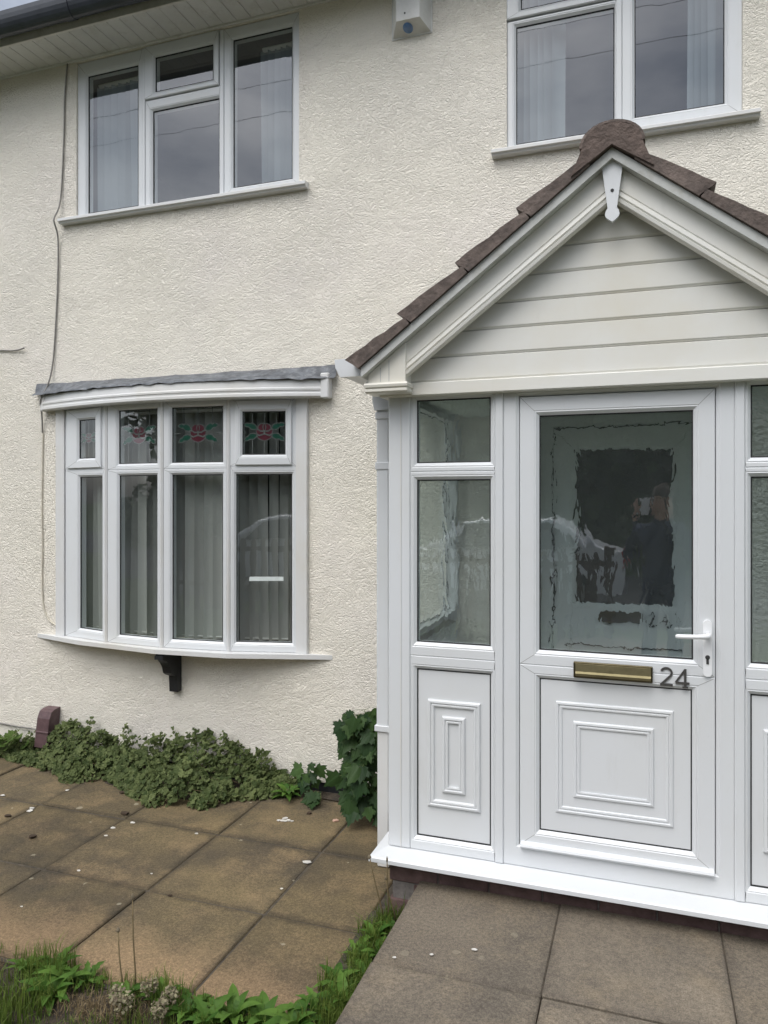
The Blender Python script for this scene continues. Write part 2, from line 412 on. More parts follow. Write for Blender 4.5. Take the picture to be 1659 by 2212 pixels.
def loops(rects, mp):
    """mitred rectangular profile: rects of (x0, x1, z0, z1, depth)"""
    vs = []; fs = []
    for (x0, x1, z0, z1, d) in rects:
        vs += [mp(x0, d, z0), mp(x1, d, z0), mp(x1, d, z1), mp(x0, d, z1)]
    for i in range(len(rects) - 1):
        for j in range(4):
            fs.append((i * 4 + j, i * 4 + (j + 1) % 4, i * 4 + 4 + (j + 1) % 4, i * 4 + 4 + j))
    return vs, fs
def flat(y):
    return lambda x, d, z: (x, y + d, z)
def sash(parent, mp, outer, inner, name='frame', mat='upvc', bead=.018, gd=.016, depth=.06, edge=.0035, gasket=True):
    """one frame: outer rect, glass rect, chamfered glazing bead, black gasket"""
    X0, X1, Z0, Z1 = outer; x0, x1, z0, z1 = inner
    bl = min(bead, (x0 - X0) * .8); br = min(bead, (X1 - x1) * .8); bb = min(bead, (z0 - Z0) * .8); bt = min(bead, (Z1 - z1) * .8)
    e = edge
    rs = [(X0, X1, Z0, Z1, depth), (X0, X1, Z0, Z1, e), (X0 + e, X1 - e, Z0 + e, Z1 - e, 0),
          (x0 - bl - .003, x1 + br + .003, z0 - bb - .003, z1 + bt + .003, 0), (x0 - bl, x1 + br, z0 - bb, z1 + bt, .002),
          (x0 - bl * .75, x1 + br * .75, z0 - bb * .75, z1 + bt * .75, .001), (x0, x1, z0, z1, gd - .003), (x0, x1, z0, z1, depth)]
    v, f = loops(rs, mp)
    k0 = len(v); fm = [0] * len(f)
    for (ax, az, bx, bz) in ((X0 + e, Z0 + e, x0 - bl, z0 - bb), (X1 - e, Z0 + e, x1 + br, z0 - bb), (X1 - e, Z1 - e, x1 + br, z1 + bt), (X0 + e, Z1 - e, x0 - bl, z1 + bt)):
        if abs(ax - bx) < .012 or abs(az - bz) < .012: continue
        t = Vector((bx - ax, bz - az)).normalized() * .0009; k = len(v)
        v += [mp(ax - t.y, -.0004, az + t.x), mp(bx - t.y, -.0004, bz + t.x), mp(bx + t.y, -.0004, bz - t.x), mp(ax + t.y, -.0004, az - t.x)]; f.append((k, k + 1, k + 2, k + 3)); fm.append(1)
    o = mobj(name, v, f, mat, parent, mats=[mat, 'seam'], fm=fm)
    if gasket:
        g = .005
        v, f = loops([(x0, x1, z0, z1, gd - .004), (x0 + g, x1 - g, z0 + g, z1 - g, gd - .002), (x0 + g, x1 - g, z0 + g, z1 - g, gd + .003)], mp)
        mobj('gasket', v, f, 'gasket', parent)
    return o
def pane(parent, mp, r, d, mat='window_glass', name='pane', ext=.003):
    x0, x1, z0, z1 = r
    return mobj(name, [mp(x0 - ext, d, z0 - ext), mp(x1 + ext, d, z0 - ext), mp(x1 + ext, d, z1 + ext), mp(x0 - ext, d, z1 + ext)], [(0, 1, 2, 3)], mat, parent)

# ------------------------------------------------------------------ ground, road, patio, path
def sheet(name, x0, x1, y0, y1, z, mat):
    return tag(mobj(name, [(x0, y0, z), (x1, y0, z), (x1, y1, z), (x0, y1, z)], [(0, 1, 2, 3)], mat), kind='structure')
g = sheet('ground', -400, 400, -400, 400, -.06, 'lawn_ground')
g['label'] = 'grassy ground around the house'
sheet('road', -60, 60, -17, -9.2, -.045, 'asphalt')['label'] = 'asphalt road beyond the garden fence'

patio = sheet('patio', -6.2, -1.0, -1.95, 0.0, -.0055, 'mortar_bed'); patio['label'] = 'bed under the brown patio slabs'
sm = MB().box((-.2965, -.2965, -.045), (.2965, .2965, 0), .006); slab_me = None
def slab(parent, cx, cy, z, sx, sy, mat, name='paving_slab', tilt=.0035, dz=.003):
    o = MB().box((-sx / 2, -sy / 2, -.045), (sx / 2, sy / 2, 0), .005).build(name, mat, parent, world=False)
    o.location = (cx, cy, z + rnd.uniform(-dz, dz)); o.rotation_euler = (rnd.gauss(0, tilt), rnd.gauss(0, tilt), rnd.gauss(0, .004)); return o
colx = [-2.147 - .6 * k for k in range(7)] + [-1.548]
first = None
def grid_slab(parent, cx, cy, z, mat, cache={}, **k):
    if mat not in cache:
        o = slab(parent, cx, cy, z, .594, .594, mat, **k); cache[mat] = o; return o
    o = cache[mat].copy(); COL.objects.link(o); o.parent = parent
    o.location = (cx, cy, z + rnd.uniform(-.003, .003)); o.rotation_euler = (rnd.gauss(0, .0035), rnd.gauss(0, .0035), rnd.gauss(0, .004) + rnd.choice((0, 1, 2, 3)) * math.pi / 2)
    return o
for j in range(3):
    yc = -.72 - .3 + .6 - .6 * j + .0 if False else (-.42 - .6 * j - .005 * j)
    for k in range(6):
        grid_slab(patio, -1.848 - .6 * k, yc, 0, 'patio_slab')
    s_ = slab(patio, -1.325, yc, 0, .43, .591, 'patio_slab')
for k in range(7):          # cut row against the wall
    slab(patio, -1.848 - .6 * k if k else -1.848, -.058, -.004, .591, .108, 'patio_slab')

path = MB().box((-.905, -7.4, -.05), (.88, -1.10, .10)).build('path', 'mortar_bed'); tag(path, 'raised base under the grey paving slabs leading to the porch', kind='structure')
for i in range(3):
    for j in range(10):
        xc = -.616 + .596 * i; yc = -1.403 - .602 * j
        grid_slab(path, xc, yc, .15, 'path_slab')

# ------------------------------------------------------------------ house
house = thing('house', 'cream rendered two storey house with white framed windows', 'house', (-2.2, 0, 0))
UL = (-3.73, -2.02, 3.755, 4.835); UR = (-.728, .48, 3.765, 4.86); BW = (-3.80, -2.04, .86, 2.42); FD = (-.545, .33, .27, 2.26)
def wall():
    ops = [UL, UR, BW, FD]
    xs = sorted({-6.2, 2.6} | {v for o in ops for v in o[:2]}); zs = sorted({.055, 4.90} | {v for o in ops for v in o[2:]})
    mb = MB()
    for i in range(len(xs) - 1):
        for j in range(len(zs) - 1):
            cx, cz = (xs[i] + xs[i + 1]) / 2, (zs[j] + zs[j + 1]) / 2
            if any(o[0] < cx < o[1] and o[2] < cz < o[3] for o in ops): continue
            x0, x1, z0, z1 = xs[i], xs[i + 1], zs[j], zs[j + 1]
            mb.add([(x0, 0, z0), (x1, 0, z0), (x1, 0, z1), (x0, 0, z1)], [(0, 1, 2, 3)])
    for (x0, x1, z0, z1) in ops:
        d = .14
        mb.add([(x0, 0, z0), (x1, 0, z0), (x1, 0, z1), (x0, 0, z1), (x0, d, z0), (x1, d, z0), (x1, d, z1), (x0, d, z1)],
               [(0, 1, 5, 4), (1, 2, 6, 5), (2, 3, 7, 6), (3, 0, 4, 7)])
    mb.add([(-6.2, 0, .055), (2.6, 0, .055), (2.6, .05, .055), (-6.2, .05, .055)], [(0, 1, 2, 3)])
    # gable ends so the house is solid from the side
    for x in (-6.2, 2.6):
        mb.add([(x, 0, -.06), (x, 7, -.06), (x, 7, 4.9), (x, 0, 4.9)], [(0, 1, 2, 3)])
    return mb.build('wall', 'render_wall', house)
wall()
MB().box((-6.2, .012, -.06), (2.6, .10, .055)).build('plinth', 'bitumen', house)
def room(x0, x1, y0, y1, z0, z1, mat, name='room_lining'):
    MB().add([(x0, y0, z0), (x1, y0, z0), (x1, y0, z1), (x0, y0, z1), (x0, y1, z0), (x1, y1, z0), (x1, y1, z1), (x0, y1, z1)],
             [(4, 5, 6, 7), (0, 1, 5, 4), (1, 2, 6, 5), (2, 3, 7, 6), (3, 0, 4, 7)]).build(name, mat, house)
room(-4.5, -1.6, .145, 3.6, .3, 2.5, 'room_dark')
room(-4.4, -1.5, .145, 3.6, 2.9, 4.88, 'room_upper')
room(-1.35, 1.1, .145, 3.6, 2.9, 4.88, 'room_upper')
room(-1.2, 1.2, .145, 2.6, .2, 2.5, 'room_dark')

# ---- eaves
eav_y = -.285
bd = MB().box((-.0485, eav_y + .004, 4.852), (.0485, -.012, 4.868), .0025).build('soffit_board', 'soffit', house, world=False)
k = 0
x = -5.6
while x < -1.3:
    o = bd if k == 0 else bd.copy()
    if k: COL.objects.link(o); o.parent = house
    o.location = (x + 2.2, 0, rnd.uniform(-.0012, .0012)); x += .1; k += 1
MB().box((-5.7, -.014, 4.838), (-1.2, .002, 4.866), .003).build('soffit_trim', 'soffit', house)
fas = MB().box((-5.7, eav_y - .018, 4.842), (-1.2, eav_y, 5.02), .003).build('fascia', 'fascia', house)
gm = MB(); n = 14; pr = []
for i in range(n + 1):
    t = math.pi * i / n
    pr.append((-.372 - .068 * math.cos(t + math.pi), 4.972 - .118 * math.sin(t)))
inner = [(y + (.004 if y < -.372 else -.004), z + .004) for y, z in pr[::-1]]
gm.prism(pr + inner, -5.7, -1.2, lambda a, b, d: (d, a, b))
gut = fix(gm.build('gutter', 'gutter_black', house))
for xx in (-4.6, -3.45, -2.3):
    pb = [(y + (-.004 if y < -.372 else .004) * (1 if i else 1), z - .004) for i, (y, z) in enumerate(pr)]
    fix(MB().prism(pb + pr[::-1], xx - .03, xx + .03, lambda a, b, d: (d, a, b)).build('gutter_joint', 'gutter_black', gut))
rf = MB().prism([(-.36, 4.975), (-.36, 4.99), (3.2, 7.36), (3.2, 7.3)], -6.2, 2.6, lambda a, b, d: (d, a, b)).build('roof', 'roof_tile', house)
for k in range(21):
    MB().box((-6.1 + .21 * k, -.392, 4.972), (-5.9 + .21 * k, -.362, 4.992), .004).build('eave_tile', 'roof_tile', rf)

# ---- upper left window
def window(name, label=None):
    s = sub(name, house)
    if label: s['label'] = label
    return s
wl = window('window', 'three light window under the eaves'); f0 = flat(.012)
sash(wl, f0, (-3.73, -3.190, 3.757, 4.832), (-3.647, -3.232, 3.783, 4.736))
pane(wl, f0, (-3.647, -3.232, 3.783, 4.736), .018)
MB().box((-3.190, .006, 3.757), (-3.166, .07, 4.832), .004).build('mullion', 'upvc', wl)
sash(wl, flat(.0), (-3.166, -2.596, 4.480, 4.832), (-3.085, -2.640, 4.521, 4.752), name='opening_light')
pane(wl, flat(.0), (-3.085, -2.640, 4.521, 4.752), .018)
sash(wl, f0, (-3.166, -2.590, 3.757, 4.474), (-3.113, -2.601, 3.776, 4.402))
pane(wl, f0, (-3.113, -2.601, 3.776, 4.402), .018)
MB().box((-2.590, .006, 3.757), (-2.560, .07, 4.832), .004).build('mullion', 'upvc', wl)
sash(wl, f0, (-2.560, -2.020, 3.757, 4.832), (-2.498, -2.077, 3.803, 4.756))
pane(wl, f0, (-2.498, -2.077, 3.803, 4.756), .018)
def sill(parent, x0, x1, z, yf, mat='upvc_worn'):
    prof = [(.05, z + .004), (yf + .004, z - .010), (yf, z - .014), (yf, z - .030), (yf + .01, z - .033), (yf + .016, z - .044), (.0, z - .046), (.05, z - .046)]
    return fix(MB().prism(prof, x0, x1, lambda a, b, d: (d, a, b)).build('sill', mat, parent))
sill(wl, -3.845, -1.955, 3.757, -.055)
# ---- upper right window
wr = window('window', 'two light window above the porch roof')
sash(wr, f0, (-.728, -.138, 3.767, 4.492), (-.678, -.148, 3.797, 4.460)); pane(wr, f0, (-.678, -.148, 3.797, 4.460), .018)
sash(wr, flat(0), (-.728, -.138, 4.500, 4.858), (-.650, -.190, 4.545, 4.800), name='opening_light'); pane(wr, flat(0), (-.650, -.190, 4.545, 4.800), .018)
MB().box((-.138, .006, 3.767), (-.108, .07, 4.858), .004).build('mullion', 'upvc', wr)
sash(wr, f0, (-.108, .48, 3.767, 4.858), (-.044, .397, 3.842, 4.79)); pane(wr, f0, (-.044, .397, 3.842, 4.79), .018)
sill(wr, -.806, .556, 3.768, -.055)

# ---- bow window
bow = window('bow_window', 'bow window with leaded roses, four lights and black bracket')
BP = [(-3.825, -.012), (-3.388, -.110), (-2.922, -.148), (-2.456, -.110), (-2.019, -.012)]
def facet(i):
    a, b = Vector(BP[i]), Vector(BP[i + 1]); d = (b - a); ln = d.length; d.normalize(); nrm = Vector((-d.y, d.x))   # inward
    return (lambda s, dep, z: (a.x + d.x * s + nrm.x * dep, a.y + d.y * s + nrm.y * dep, z)), ln, a, d
Z0, Z1, ZT = .842, 2.432, 1.988
rose_spots = []
def facet_s(i, x):
    a, b = BP[i], BP[i + 1]; return (x - a[0]) / (b[0] - a[0]) * math.hypot(b[0] - a[0], b[1] - a[1])
lights = [dict(top=(-3.657, -3.492, 2.073, 2.338), low=(-3.667, -3.437, .908, 1.948), vent=True),
          dict(top=(-3.285, -2.967, 2.028, 2.382), low=(-3.280, -2.967, .897, 1.952), vent=False),
          dict(top=(-2.853, -2.498, 2.028, 2.382), low=(-2.851, -2.498, .897, 1.952), vent=False),
          dict(top=(-2.366, -2.098, 2.072, 2.342), low=(-2.409, -2.060, .900, 1.952), vent=True)]
for i, lt in enumerate(lights):
    mp, ln, a, d = facet(i)
    g_ = .012
    t = lt['top']; lo = lt['low']
    ti = (facet_s(i, t[0]), facet_s(i, t[1]), t[2], t[3]); li = (facet_s(i, lo[0]), facet_s(i, lo[1]), lo[2], lo[3])
    if lt['vent']:
        sash(bow, (lambda f: (lambda s, dd, z: f(s, dd - .014, z)))(mp), (g_ + .035, ln - g_ - .028, 2.008, Z1 - .02), ti, name='opening_light')
        sash(bow, mp, (g_, ln - g_, 2.000, Z1), (g_ + .06, ln - g_ - .05, 2.04, Z1 - .05), name='frame', bead=.008, gasket=False, edge=.002)
        pane(bow, mp, ti, .004)
        dpt = .010
        sash(bow, mp, (g_, ln - g_, Z0, 2.000), li); 
    else:
        sash(bow, mp, (g_, ln - g_, ZT, Z1), ti); pane(bow, mp, ti, .018); dpt = .022
        sash(bow, mp, (g_, ln - g_, Z0, ZT), li)
    pane(bow, mp, li, .018)
    rose_spots.append((mp, ti, dpt))
for i in range(5):                                   # posts between the lights, end casings
    x, y = BP[i]
    if 0 < i < 4:
        p = [(x - .011, y - .001), (x, y - .009), (x + .011, y - .001), (x + .011, y + .06), (x - .011, y + .06)]
        fix(MB().prism(p, Z0, Z1, lambda a, b, d: (a, b, d)).build('mullion', 'upvc_worn', bow))
    else:
        s = 1 if i == 0 else -1
        p = [(x + s * .010, y - .014), (x - s * .062, y - .014), (x - s * .066, y - .008), (x - s * .066, .03), (x + s * .010, .03)]
        fix(MB().prism(p, Z0, Z1, lambda a, b, d: (a, b, d)).build('end_casing', 'upvc_worn', bow))
def arc(x0, x1, ye, ym, n=24):
    pts = []
    for k in range(n + 1):
        t = k / n; x = x0 + (x1 - x0) * t; pts.append((x, ye + (ym - ye) * (1 - (2 * t - 1) ** 2)))
    return pts
def offset(poly, d):
    out = []
    for i, p in enumerate(poly):
        a = Vector(poly[max(0, i - 1)]); b = Vector(poly[min(len(poly) - 1, i + 1)]); t = (b - a).normalized()
        out.append((p[0] + t.y * d, p[1] - t.x * d))
    return out
def sweep(name, line, prof, mat, parent, close=True, jit=0):
    """prof of (outward offset, z) along a plan polyline"""
    vs = []; fs = []; n = len(prof); rows = [offset(line, o) for o, z in prof]
    for i in range(len(line)):
        for k in range(n):
            jz = noise.noise((line[i][0] * 9, k * 3.7, 1)) * jit; vs.append((rows[k][i][0], rows[k][i][1], prof[k][1] + jz))
    for i in range(len(line) - 1):
        for k in range(n if close else n - 1):
            fs.append((i * n + k, i * n + (k + 1) % n, (i + 1) * n + (k + 1) % n, (i + 1) * n + k))
    if close: fs += [tuple(range(n)), tuple((len(line) - 1) * n + k for k in range(n))[::-1]]
    return fix(mobj(name, vs, fs, mat, parent))
sl = [(-4.075, .02), (-3.62, -.118), (-3.2, -.192), (-2.922, -.208), (-2.45, -.170), (-1.79, .02)]
# sill board of the bow: faceted slab
sp = [(-4.07, -.002), (-3.60, -.130), (-2.935, -.212), (-2.43, -.178), (-1.795, -.002)]
top = [(x, y, .842) for x, y in sp]
fix(MB().prism(sp[::-1] + [(-3.9, .03), (-1.95, .03)], .813, .841, lambda a, b, d: (a, b, d)).build('sill', 'upvc_worn', bow))
can = arc(-3.975, -1.835, -.045, -.222)
sweep('canopy_fascia', can, [(-.06, 2.415), (.0, 2.415), (.012, 2.422), (.012, 2.438), (.004, 2.444), (.004, 2.454), (.010, 2.460), (.010, 2.470), (.002, 2.478), (-.002, 2.522), (-.06, 2.526)], 'upvc_worn', bow)
MB().box((-1.85, -.062, 2.408), (-1.795, .0, 2.560), .006).build('fascia_end', 'upvc_worn', bow)
MB().box((-4.0, -.055, 2.412), (-3.965, .0, 2.535), .006).build('fascia_end', 'upvc_worn', bow)
# soffit board under the canopy
cb = offset(can, -.02)
mobj('canopy_soffit', [(x, y, 2.4335) for x, y in cb] + [(x, .0, 2.4335) for x, y in cb], [(i, i + 1, len(cb) + i + 1, len(cb) + i) for i in range(len(cb) - 1)], 'upvc_worn', bow)
# lead flashing: dressed sheet, upstand on the wall then over the canopy, wavy lower edge
n = 60; vs = []; fs = []
ln_ = arc(-4.07, -1.76, -.018, -.198, n)
for i, (x, y) in enumerate(ln_):
    w1 = noise.noise((x * 7, 0, 3)) * .010; w2 = noise.noise((x * 13, 5, 3)) * .007
    vs += [(x, -.002, 2.612 + w1 + .006 * noise.noise((x * 40, 1, 1))), (x, -.010, 2.612 + w1 * .6), (x, y * .3 - .012, 2.590 + w2 * .5), (x, y * .6 - .012, 2.568 + w2), (x, y - .004, 2.546 + w2 * .8), (x, y - .030, 2.532 + w1 * .6), (x, y - .032, 2.524 + w2 * 1.6 + .005 * noise.noise((x * 31, 7, 1)))]
for i in range(n):
    for k in range(6): fs.append((i * 7 + k, i * 7 + 7 + k, i * 7 + 8 + k, i * 7 + 1 + k))
mobj('lead_flashing', vs, fs, 'lead', bow, True)
lead_strip = []
# moulded wooden bracket under the bow
bk = [(-.002, .80), (-.205, .80), (-.205, .775), (-.175, .768), (-.150, .745), (-.128, .715), (-.115, .672), (-.090, .655), (-.052, .640), (-.045, .535), (-.002, .535)]
fix(MB().prism(bk, -2.935, -2.872, lambda a, b, d: (d, a, b)).build('bracket', 'bracket_black', bow))
MB().box((-2.930, -.20, .80), (-2.877, 0, .812), .002).build('bracket_shelf', 'bracket_black', bow)

# leaded roses
def rose(mp, r, d, idx):
    x0, x1, z0, z1 = r; cx, cz = (x0 + x1) / 2, z0 + (z1 - z0) * .53; S = min(.116, (x1 - x0) * .40)
    def E_(ex, ez, rx, rz, a0=0, a1=360, n=14):
        return [(ex + rx * math.cos(R(a0 + (a1 - a0) * k / n)), ez + rz * math.sin(R(a0 + (a1 - a0) * k / n))) for k in range(n + (0 if a1 - a0 == 360 else 1))]
    petals = [
        [(-.50, .10), (-.44, -.10), (-.28, -.18), (-.05, -.10), (-.02, .02), (-.22, .02), (-.36, .12)],
        [(.50, .10), (.44, -.10), (.28, -.18), (.05, -.10), (.02, .02), (.22, .02), (.36, .12)],
        [(-.46, -.16), (-.30, -.23), (-.05, -.14), (.05, -.14), (.30, -.23), (.46, -.16), (.36, -.36), (.15, -.46), (0, -.50), (-.15, -.46), (-.36, -.36)],
        [(-.38, .18), (-.22, .07), (-.04, .06), (-.10, .30), (-.04, .48), (-.22, .46), (-.36, .34)],
        [(.38, .18), (.22, .07), (.04, .06), (.10, .30), (.04, .48), (.22, .46), (.36, .34)],
        E_(0, .27, .075, .19)]
    lv = [(.0, 0), (.14, .16), (.34, .22), (.52, .14), (.62, .17), (.80, .02), (.60, -.06), (.50, -.02), (.30, -.12), (.12, -.10)]
    lvs = []
    for (ox, oz, sx, ang) in ((-.42, .20, -1, 14), (.42, .20, 1, 14), (-.42, -.16, -1, -26), (.42, -.16, 1, -26)):
        c, s = math.cos(R(ang)), math.sin(R(ang))
        lvs.append([(ox + sx * (x * c - z * s) * 1.05, oz + (x * s + z * c) * 1.05) for x, z in lv])
    def P(x, z): return (min(max(cx + x * S, x0 + .003), x1 - .003), cz + z * S)
    mb = MB()
    for p in petals: mb.add([mp(P(x, z)[0], d, P(x, z)[1]) for x, z in p], [tuple(range(len(p)))])
    mb.build('rose_flower', 'rose_red', bow)
    mb = MB()
    for p in lvs: mb.add([mp(P(x, z)[0], d, P(x, z)[1]) for x, z in p], [tuple(range(len(p)))])
    mb.build('rose_leaf', 'rose_leaf', bow)
    mb = MB()
    def strip(a, b, wd=.0022):
        a, b = Vector(a), Vector(b); t = (b - a)
        if t.length < 1e-5: return
        t.normalize(); nn = Vector((-t.y, t.x)) * wd
        mb.add([mp(*(q.x, d - .0012, q.y)) for q in (a - nn, b - nn, b + nn, a + nn)], [(0, 1, 2, 3)])
    for p in petals + lvs:
        q = [P(x, z) for x, z in p]
        for i in range(len(q)): strip(q[i], q[(i + 1) % len(q)])
    wd = x1 - x0
    for fx in (.22, .5, .78):
        xx = x0 + wd * fx
        strip((xx, z0), (xx, cz - S * (.5 if fx == .5 else .42))); strip((xx, cz + S * (.5 if fx == .5 else .42)), (xx, z1))
    strip((x0, cz), (cx - S * 1.1, cz)); strip((cx + S * 1.1, cz), (x1, cz))
    mb.build('leading', 'came', bow)
for k, (mp, ti, dd) in enumerate(rose_spots): rose(mp, ti, dd, k)

# ---- inner front door, seen through the rippled porch glass
fd = window('front_door', 'inner front door with dark glazing behind the porch')
fm_ = flat(.03)
MB().box((-.545, .03, .27), (-.47, .09, 2.26), .004).build('frame', 'upvc', fd); MB().box((.255, .03, .27), (.33, .09, 2.26), .004).build('frame', 'upvc', fd)
MB().box((-.47, .03, 2.19), (.255, .09, 2.26), .004).build('frame', 'upvc', fd)
sash(fd, fm_, (-.466, .251, .28, 2.186), (-.345, .145, 1.235, 2.06), name='leaf', bead=.02)
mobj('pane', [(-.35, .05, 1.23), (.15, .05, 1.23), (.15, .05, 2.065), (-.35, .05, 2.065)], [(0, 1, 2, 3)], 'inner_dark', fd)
MB().box((-.40, .033, .40), (.19, .05, 1.233)).build('panel', 'upvc', fd)
for (xa, xb, za, zb_) in ((-.471, -.465, .28, 2.19), (.250, .256, .28, 2.19), (-.47, .255, 2.183, 2.189), (-.40, .19, 1.006, 1.012)):
    MB().box((xa, .022, za), (xb, .0285, zb_)).build('gap_shade_gasket', 'gap_shade_gasket_grey', fd)  # dark strips paint the shade in the leaf gap; lowest is the panel gasket
MB().box((-.215, .012, 1.135), (-.005, .033, 1.195), .003).build('letter_plate', 'brass_dark', fd)

# ------------------------------------------------------------------ porch
porch = thing('porch', 'white plastic porch with tiled gable roof over the front door', 'porch', (-.11, -1.1, .12))
CX = -.112; YF = -1.1; fp = flat(YF)
def mir(x): return 2 * CX - x
# plinth: courses of bricks around three sides
mort = MB().box((-1.040, -1.092, -.05), (.815, -1.0, .236)).box((-1.040, -1.0, -.05), (-.95, -.004, .236)).box((.725, -1.0, -.05), (.815, -.004, .236)).build('plinth_mortar', 'mortar', porch)
bme = None
def brick(cx, cy, cz, rot):
    global bme
    if bme is None:
        bme = MB().box((-.1075, -.05, -.0325), (.1075, .05, .0325), .004).build('brick', 'brick', porch, world=False); o = bme
    else:
        o = bme.copy(); COL.objects.link(o); o.parent = porch
    o.location = Vector((cx, cy, cz)) - Vector(porch.location); o.rotation_euler = (0, 0, rot + rnd.gauss(0, .004))
for c in range(4):
    z = .0 + .0325 + c * .0715 - .02
    for k in range(9):
        x = -.945 + .2215 * k + (.11 if c % 2 else 0)
        if x < .80: brick(x, -1.052 + rnd.uniform(-.002, .002), z, 0)
    for k in range(4):
        y = -.90 + .2215 * k + (.11 if c % 2 else 0)
        if y < -.1: brick(-1.0, y, z, math.pi / 2)
        if y < -.1: brick(.776, y, z, math.pi / 2)
MB().box((-1.03, -1.05, .20), (.806, .0, .262)).build('floor', 'porch_inside', porch)
# sill with mitred return
prof = [(-1.205, .236), (-1.205, .258), (-1.199, .264), (-1.10, .272)]
sv = []; ex = [.105, .105, .099, .0]
def sl_loop(e): return [(-1.057 - e * .52, -.02), (-1.057 - e * .52, YF - e), (mir(-1.057) + e * .52, YF - e), (mir(-1.057) + e * .52, -.02)]
vs = []; fs = []
zz = [(.0, .236), (.095, .236), (.095, .240), (.105, .242), (.105, .258), (.099, .264), (.0, .273), (-.07, .273)]
for e, z in zz:
    vs += [(x, y, z) for x, y in sl_loop(e)]
for i in range(len(zz) - 1):
    for j in range(3): fs.append((i * 4 + j, i * 4 + j + 1, i * 4 + 5 + j, i * 4 + 4 + j))
fix(mobj('sill', vs, fs, 'upvc', porch))
ZB, ZH = .274, 2.275
# corner posts
for s in (0, 1):
    x0, x1 = (-1.057, -.957) if s == 0 else (mir(-.957), mir(-1.057))
    MB().box((x0, YF - .004, ZB), (x1, YF + .085, ZH), .005).build('corner_post', 'upvc', porch)
    xm = x0 + .058 if s == 0 else x1 - .058
    MB().box((xm - .002, YF - .0065, ZB + .002), (xm + .002, YF - .003, ZH - .002)).build('post_seam', 'upvc_worn', porch)
# moulding on panels
def mould(parent, mp, r, w=.032):
    x0, x1, z0, z1 = r
    def q(i, d): return (x0 + i, x1 - i, z0 + i, z1 - i, d)
    v, f = loops([q(0, 0), q(.001, -.006), q(.005, -.011), q(.012, -.012), q(.015, -.007), q(.018, -.007), q(.021, -.010), q(.027, -.009), q(w, -.001), q(w, .001)], mp)
    return mobj('moulding', v, f, 'upvc', parent)
def panel(parent, mp, r, d, o, i):
    x0, x1, z0, z1 = r
    MB().box((x0 - .004, YF + d, z0 - .004), (x1 + .004, YF + d + .02, z1 + .004)).build('panel', 'upvc', parent)
    m2 = lambda x, dd, z: mp(x, dd + d, z)
    mould(parent, m2, o); mould(parent, m2, i, .026)
def sidelight(side):
    sd = sub('sidelight', porch); GL = 'side_ripple' if side == 0 else 'stipple_glass'
    X = (lambda a, b: (a, b)) if side == 0 else (lambda a, b: (mir(b), mir(a)))
    ox = X(-.957, -.586)
    sash(sd, fp, (*ox, 1.9125, ZH), (*X(-.930, -.607), 1.950, 2.223)); pane(sd, fp, (*X(-.930, -.607), 1.950, 2.223), .018, GL)
    sash(sd, fp, (*ox, 1.115, 1.9125), (*X(-.930, -.607), 1.174, 1.878)); pane(sd, fp, (*X(-.930, -.607), 1.174, 1.878), .018, GL)
    sash(sd, fp, (*ox, ZB, 1.115), (*X(-.930, -.606), .333, 1.058))
    panel(sd, fp, (*X(-.930, -.606), .333, 1.058), .016, (*X(-.882, -.650), .466, .928), (*X(-.818, -.716), .532, .860))
    return sd
sidelight(0); sidelight(1)
# door frame
df = sub('door_frame', porch)
MB().box((-.586, YF - .006, ZB), (-.551, YF + .06, ZH), .004).build('coupling', 'upvc', df)
MB().box((mir(-.551), YF - .006, ZB), (mir(-.586), YF + .06, ZH), .004).build('coupling', 'upvc', df)
v, f = loops([(-.551, mir(-.551), ZB, ZH, .06), (-.551, mir(-.551), ZB, ZH, .003), (-.548, mir(-.548), ZB + .003, ZH - .003, 0), (-.500, .276, .352, 2.232, 0), (-.487, .2625, .359, 2.220, .010), (-.487, .2625, .359, 2.220, .06)], fp)
mobj('frame', v, f, 'upvc', df)
mobj('shadow_gap', [(-.49, YF + .055, .34), (.265, YF + .055, .34), (.265, YF + .055, 2.225), (-.49, YF + .055, 2.225)], [(0, 1, 2, 3)], 'upvc_shadow_gap', df) if False else None
# door
door = sub('door', porch); fdm = flat(YF + .004)
XL, XR = -.4835, .2595
G1 = (-.405, .182, 1.172, 2.138); G2 = (-.404, .178, .430, 1.056)
sash(door, fdm, (XL, XR, 1.1105, 2.2165), G1, name='leaf_frame'); pane(door, fdm, G1, .018, 'ripple_glass')
sash(door, fdm, (XL, XR, .3625, 1.1105), G2, name='leaf_frame')
panel(door, fdm, G2, .018, (-.341, .113, .510, .968), (-.270, .041, .580, .892))
db = [(0, 0), (-.010, .0), (-.022, .006), (-.028, .014), (-.024, .022), (0, .028)]
fix(MB().prism([(YF + .004 + a, .352 + b) for a, b in db], -.478, .255, lambda a, b, d: (d, a, b)).build('drip_bar', 'upvc', door))
lp = MB().box((-.266, YF - .010, 1.074), (.035, YF + .004, 1.138), .003).build('letter_plate', 'brass_dark', door)
fl_ = [(YF - .010, 1.081), (YF - .022, 1.084), (YF - .023, 1.094), (YF - .014, 1.101), (YF - .012, 1.131), (YF - .010, 1.132)]
fix(MB().prism(fl_, -.258, .028, lambda a, b, d: (d, a, b)).build('letter_flap', 'brass', door))
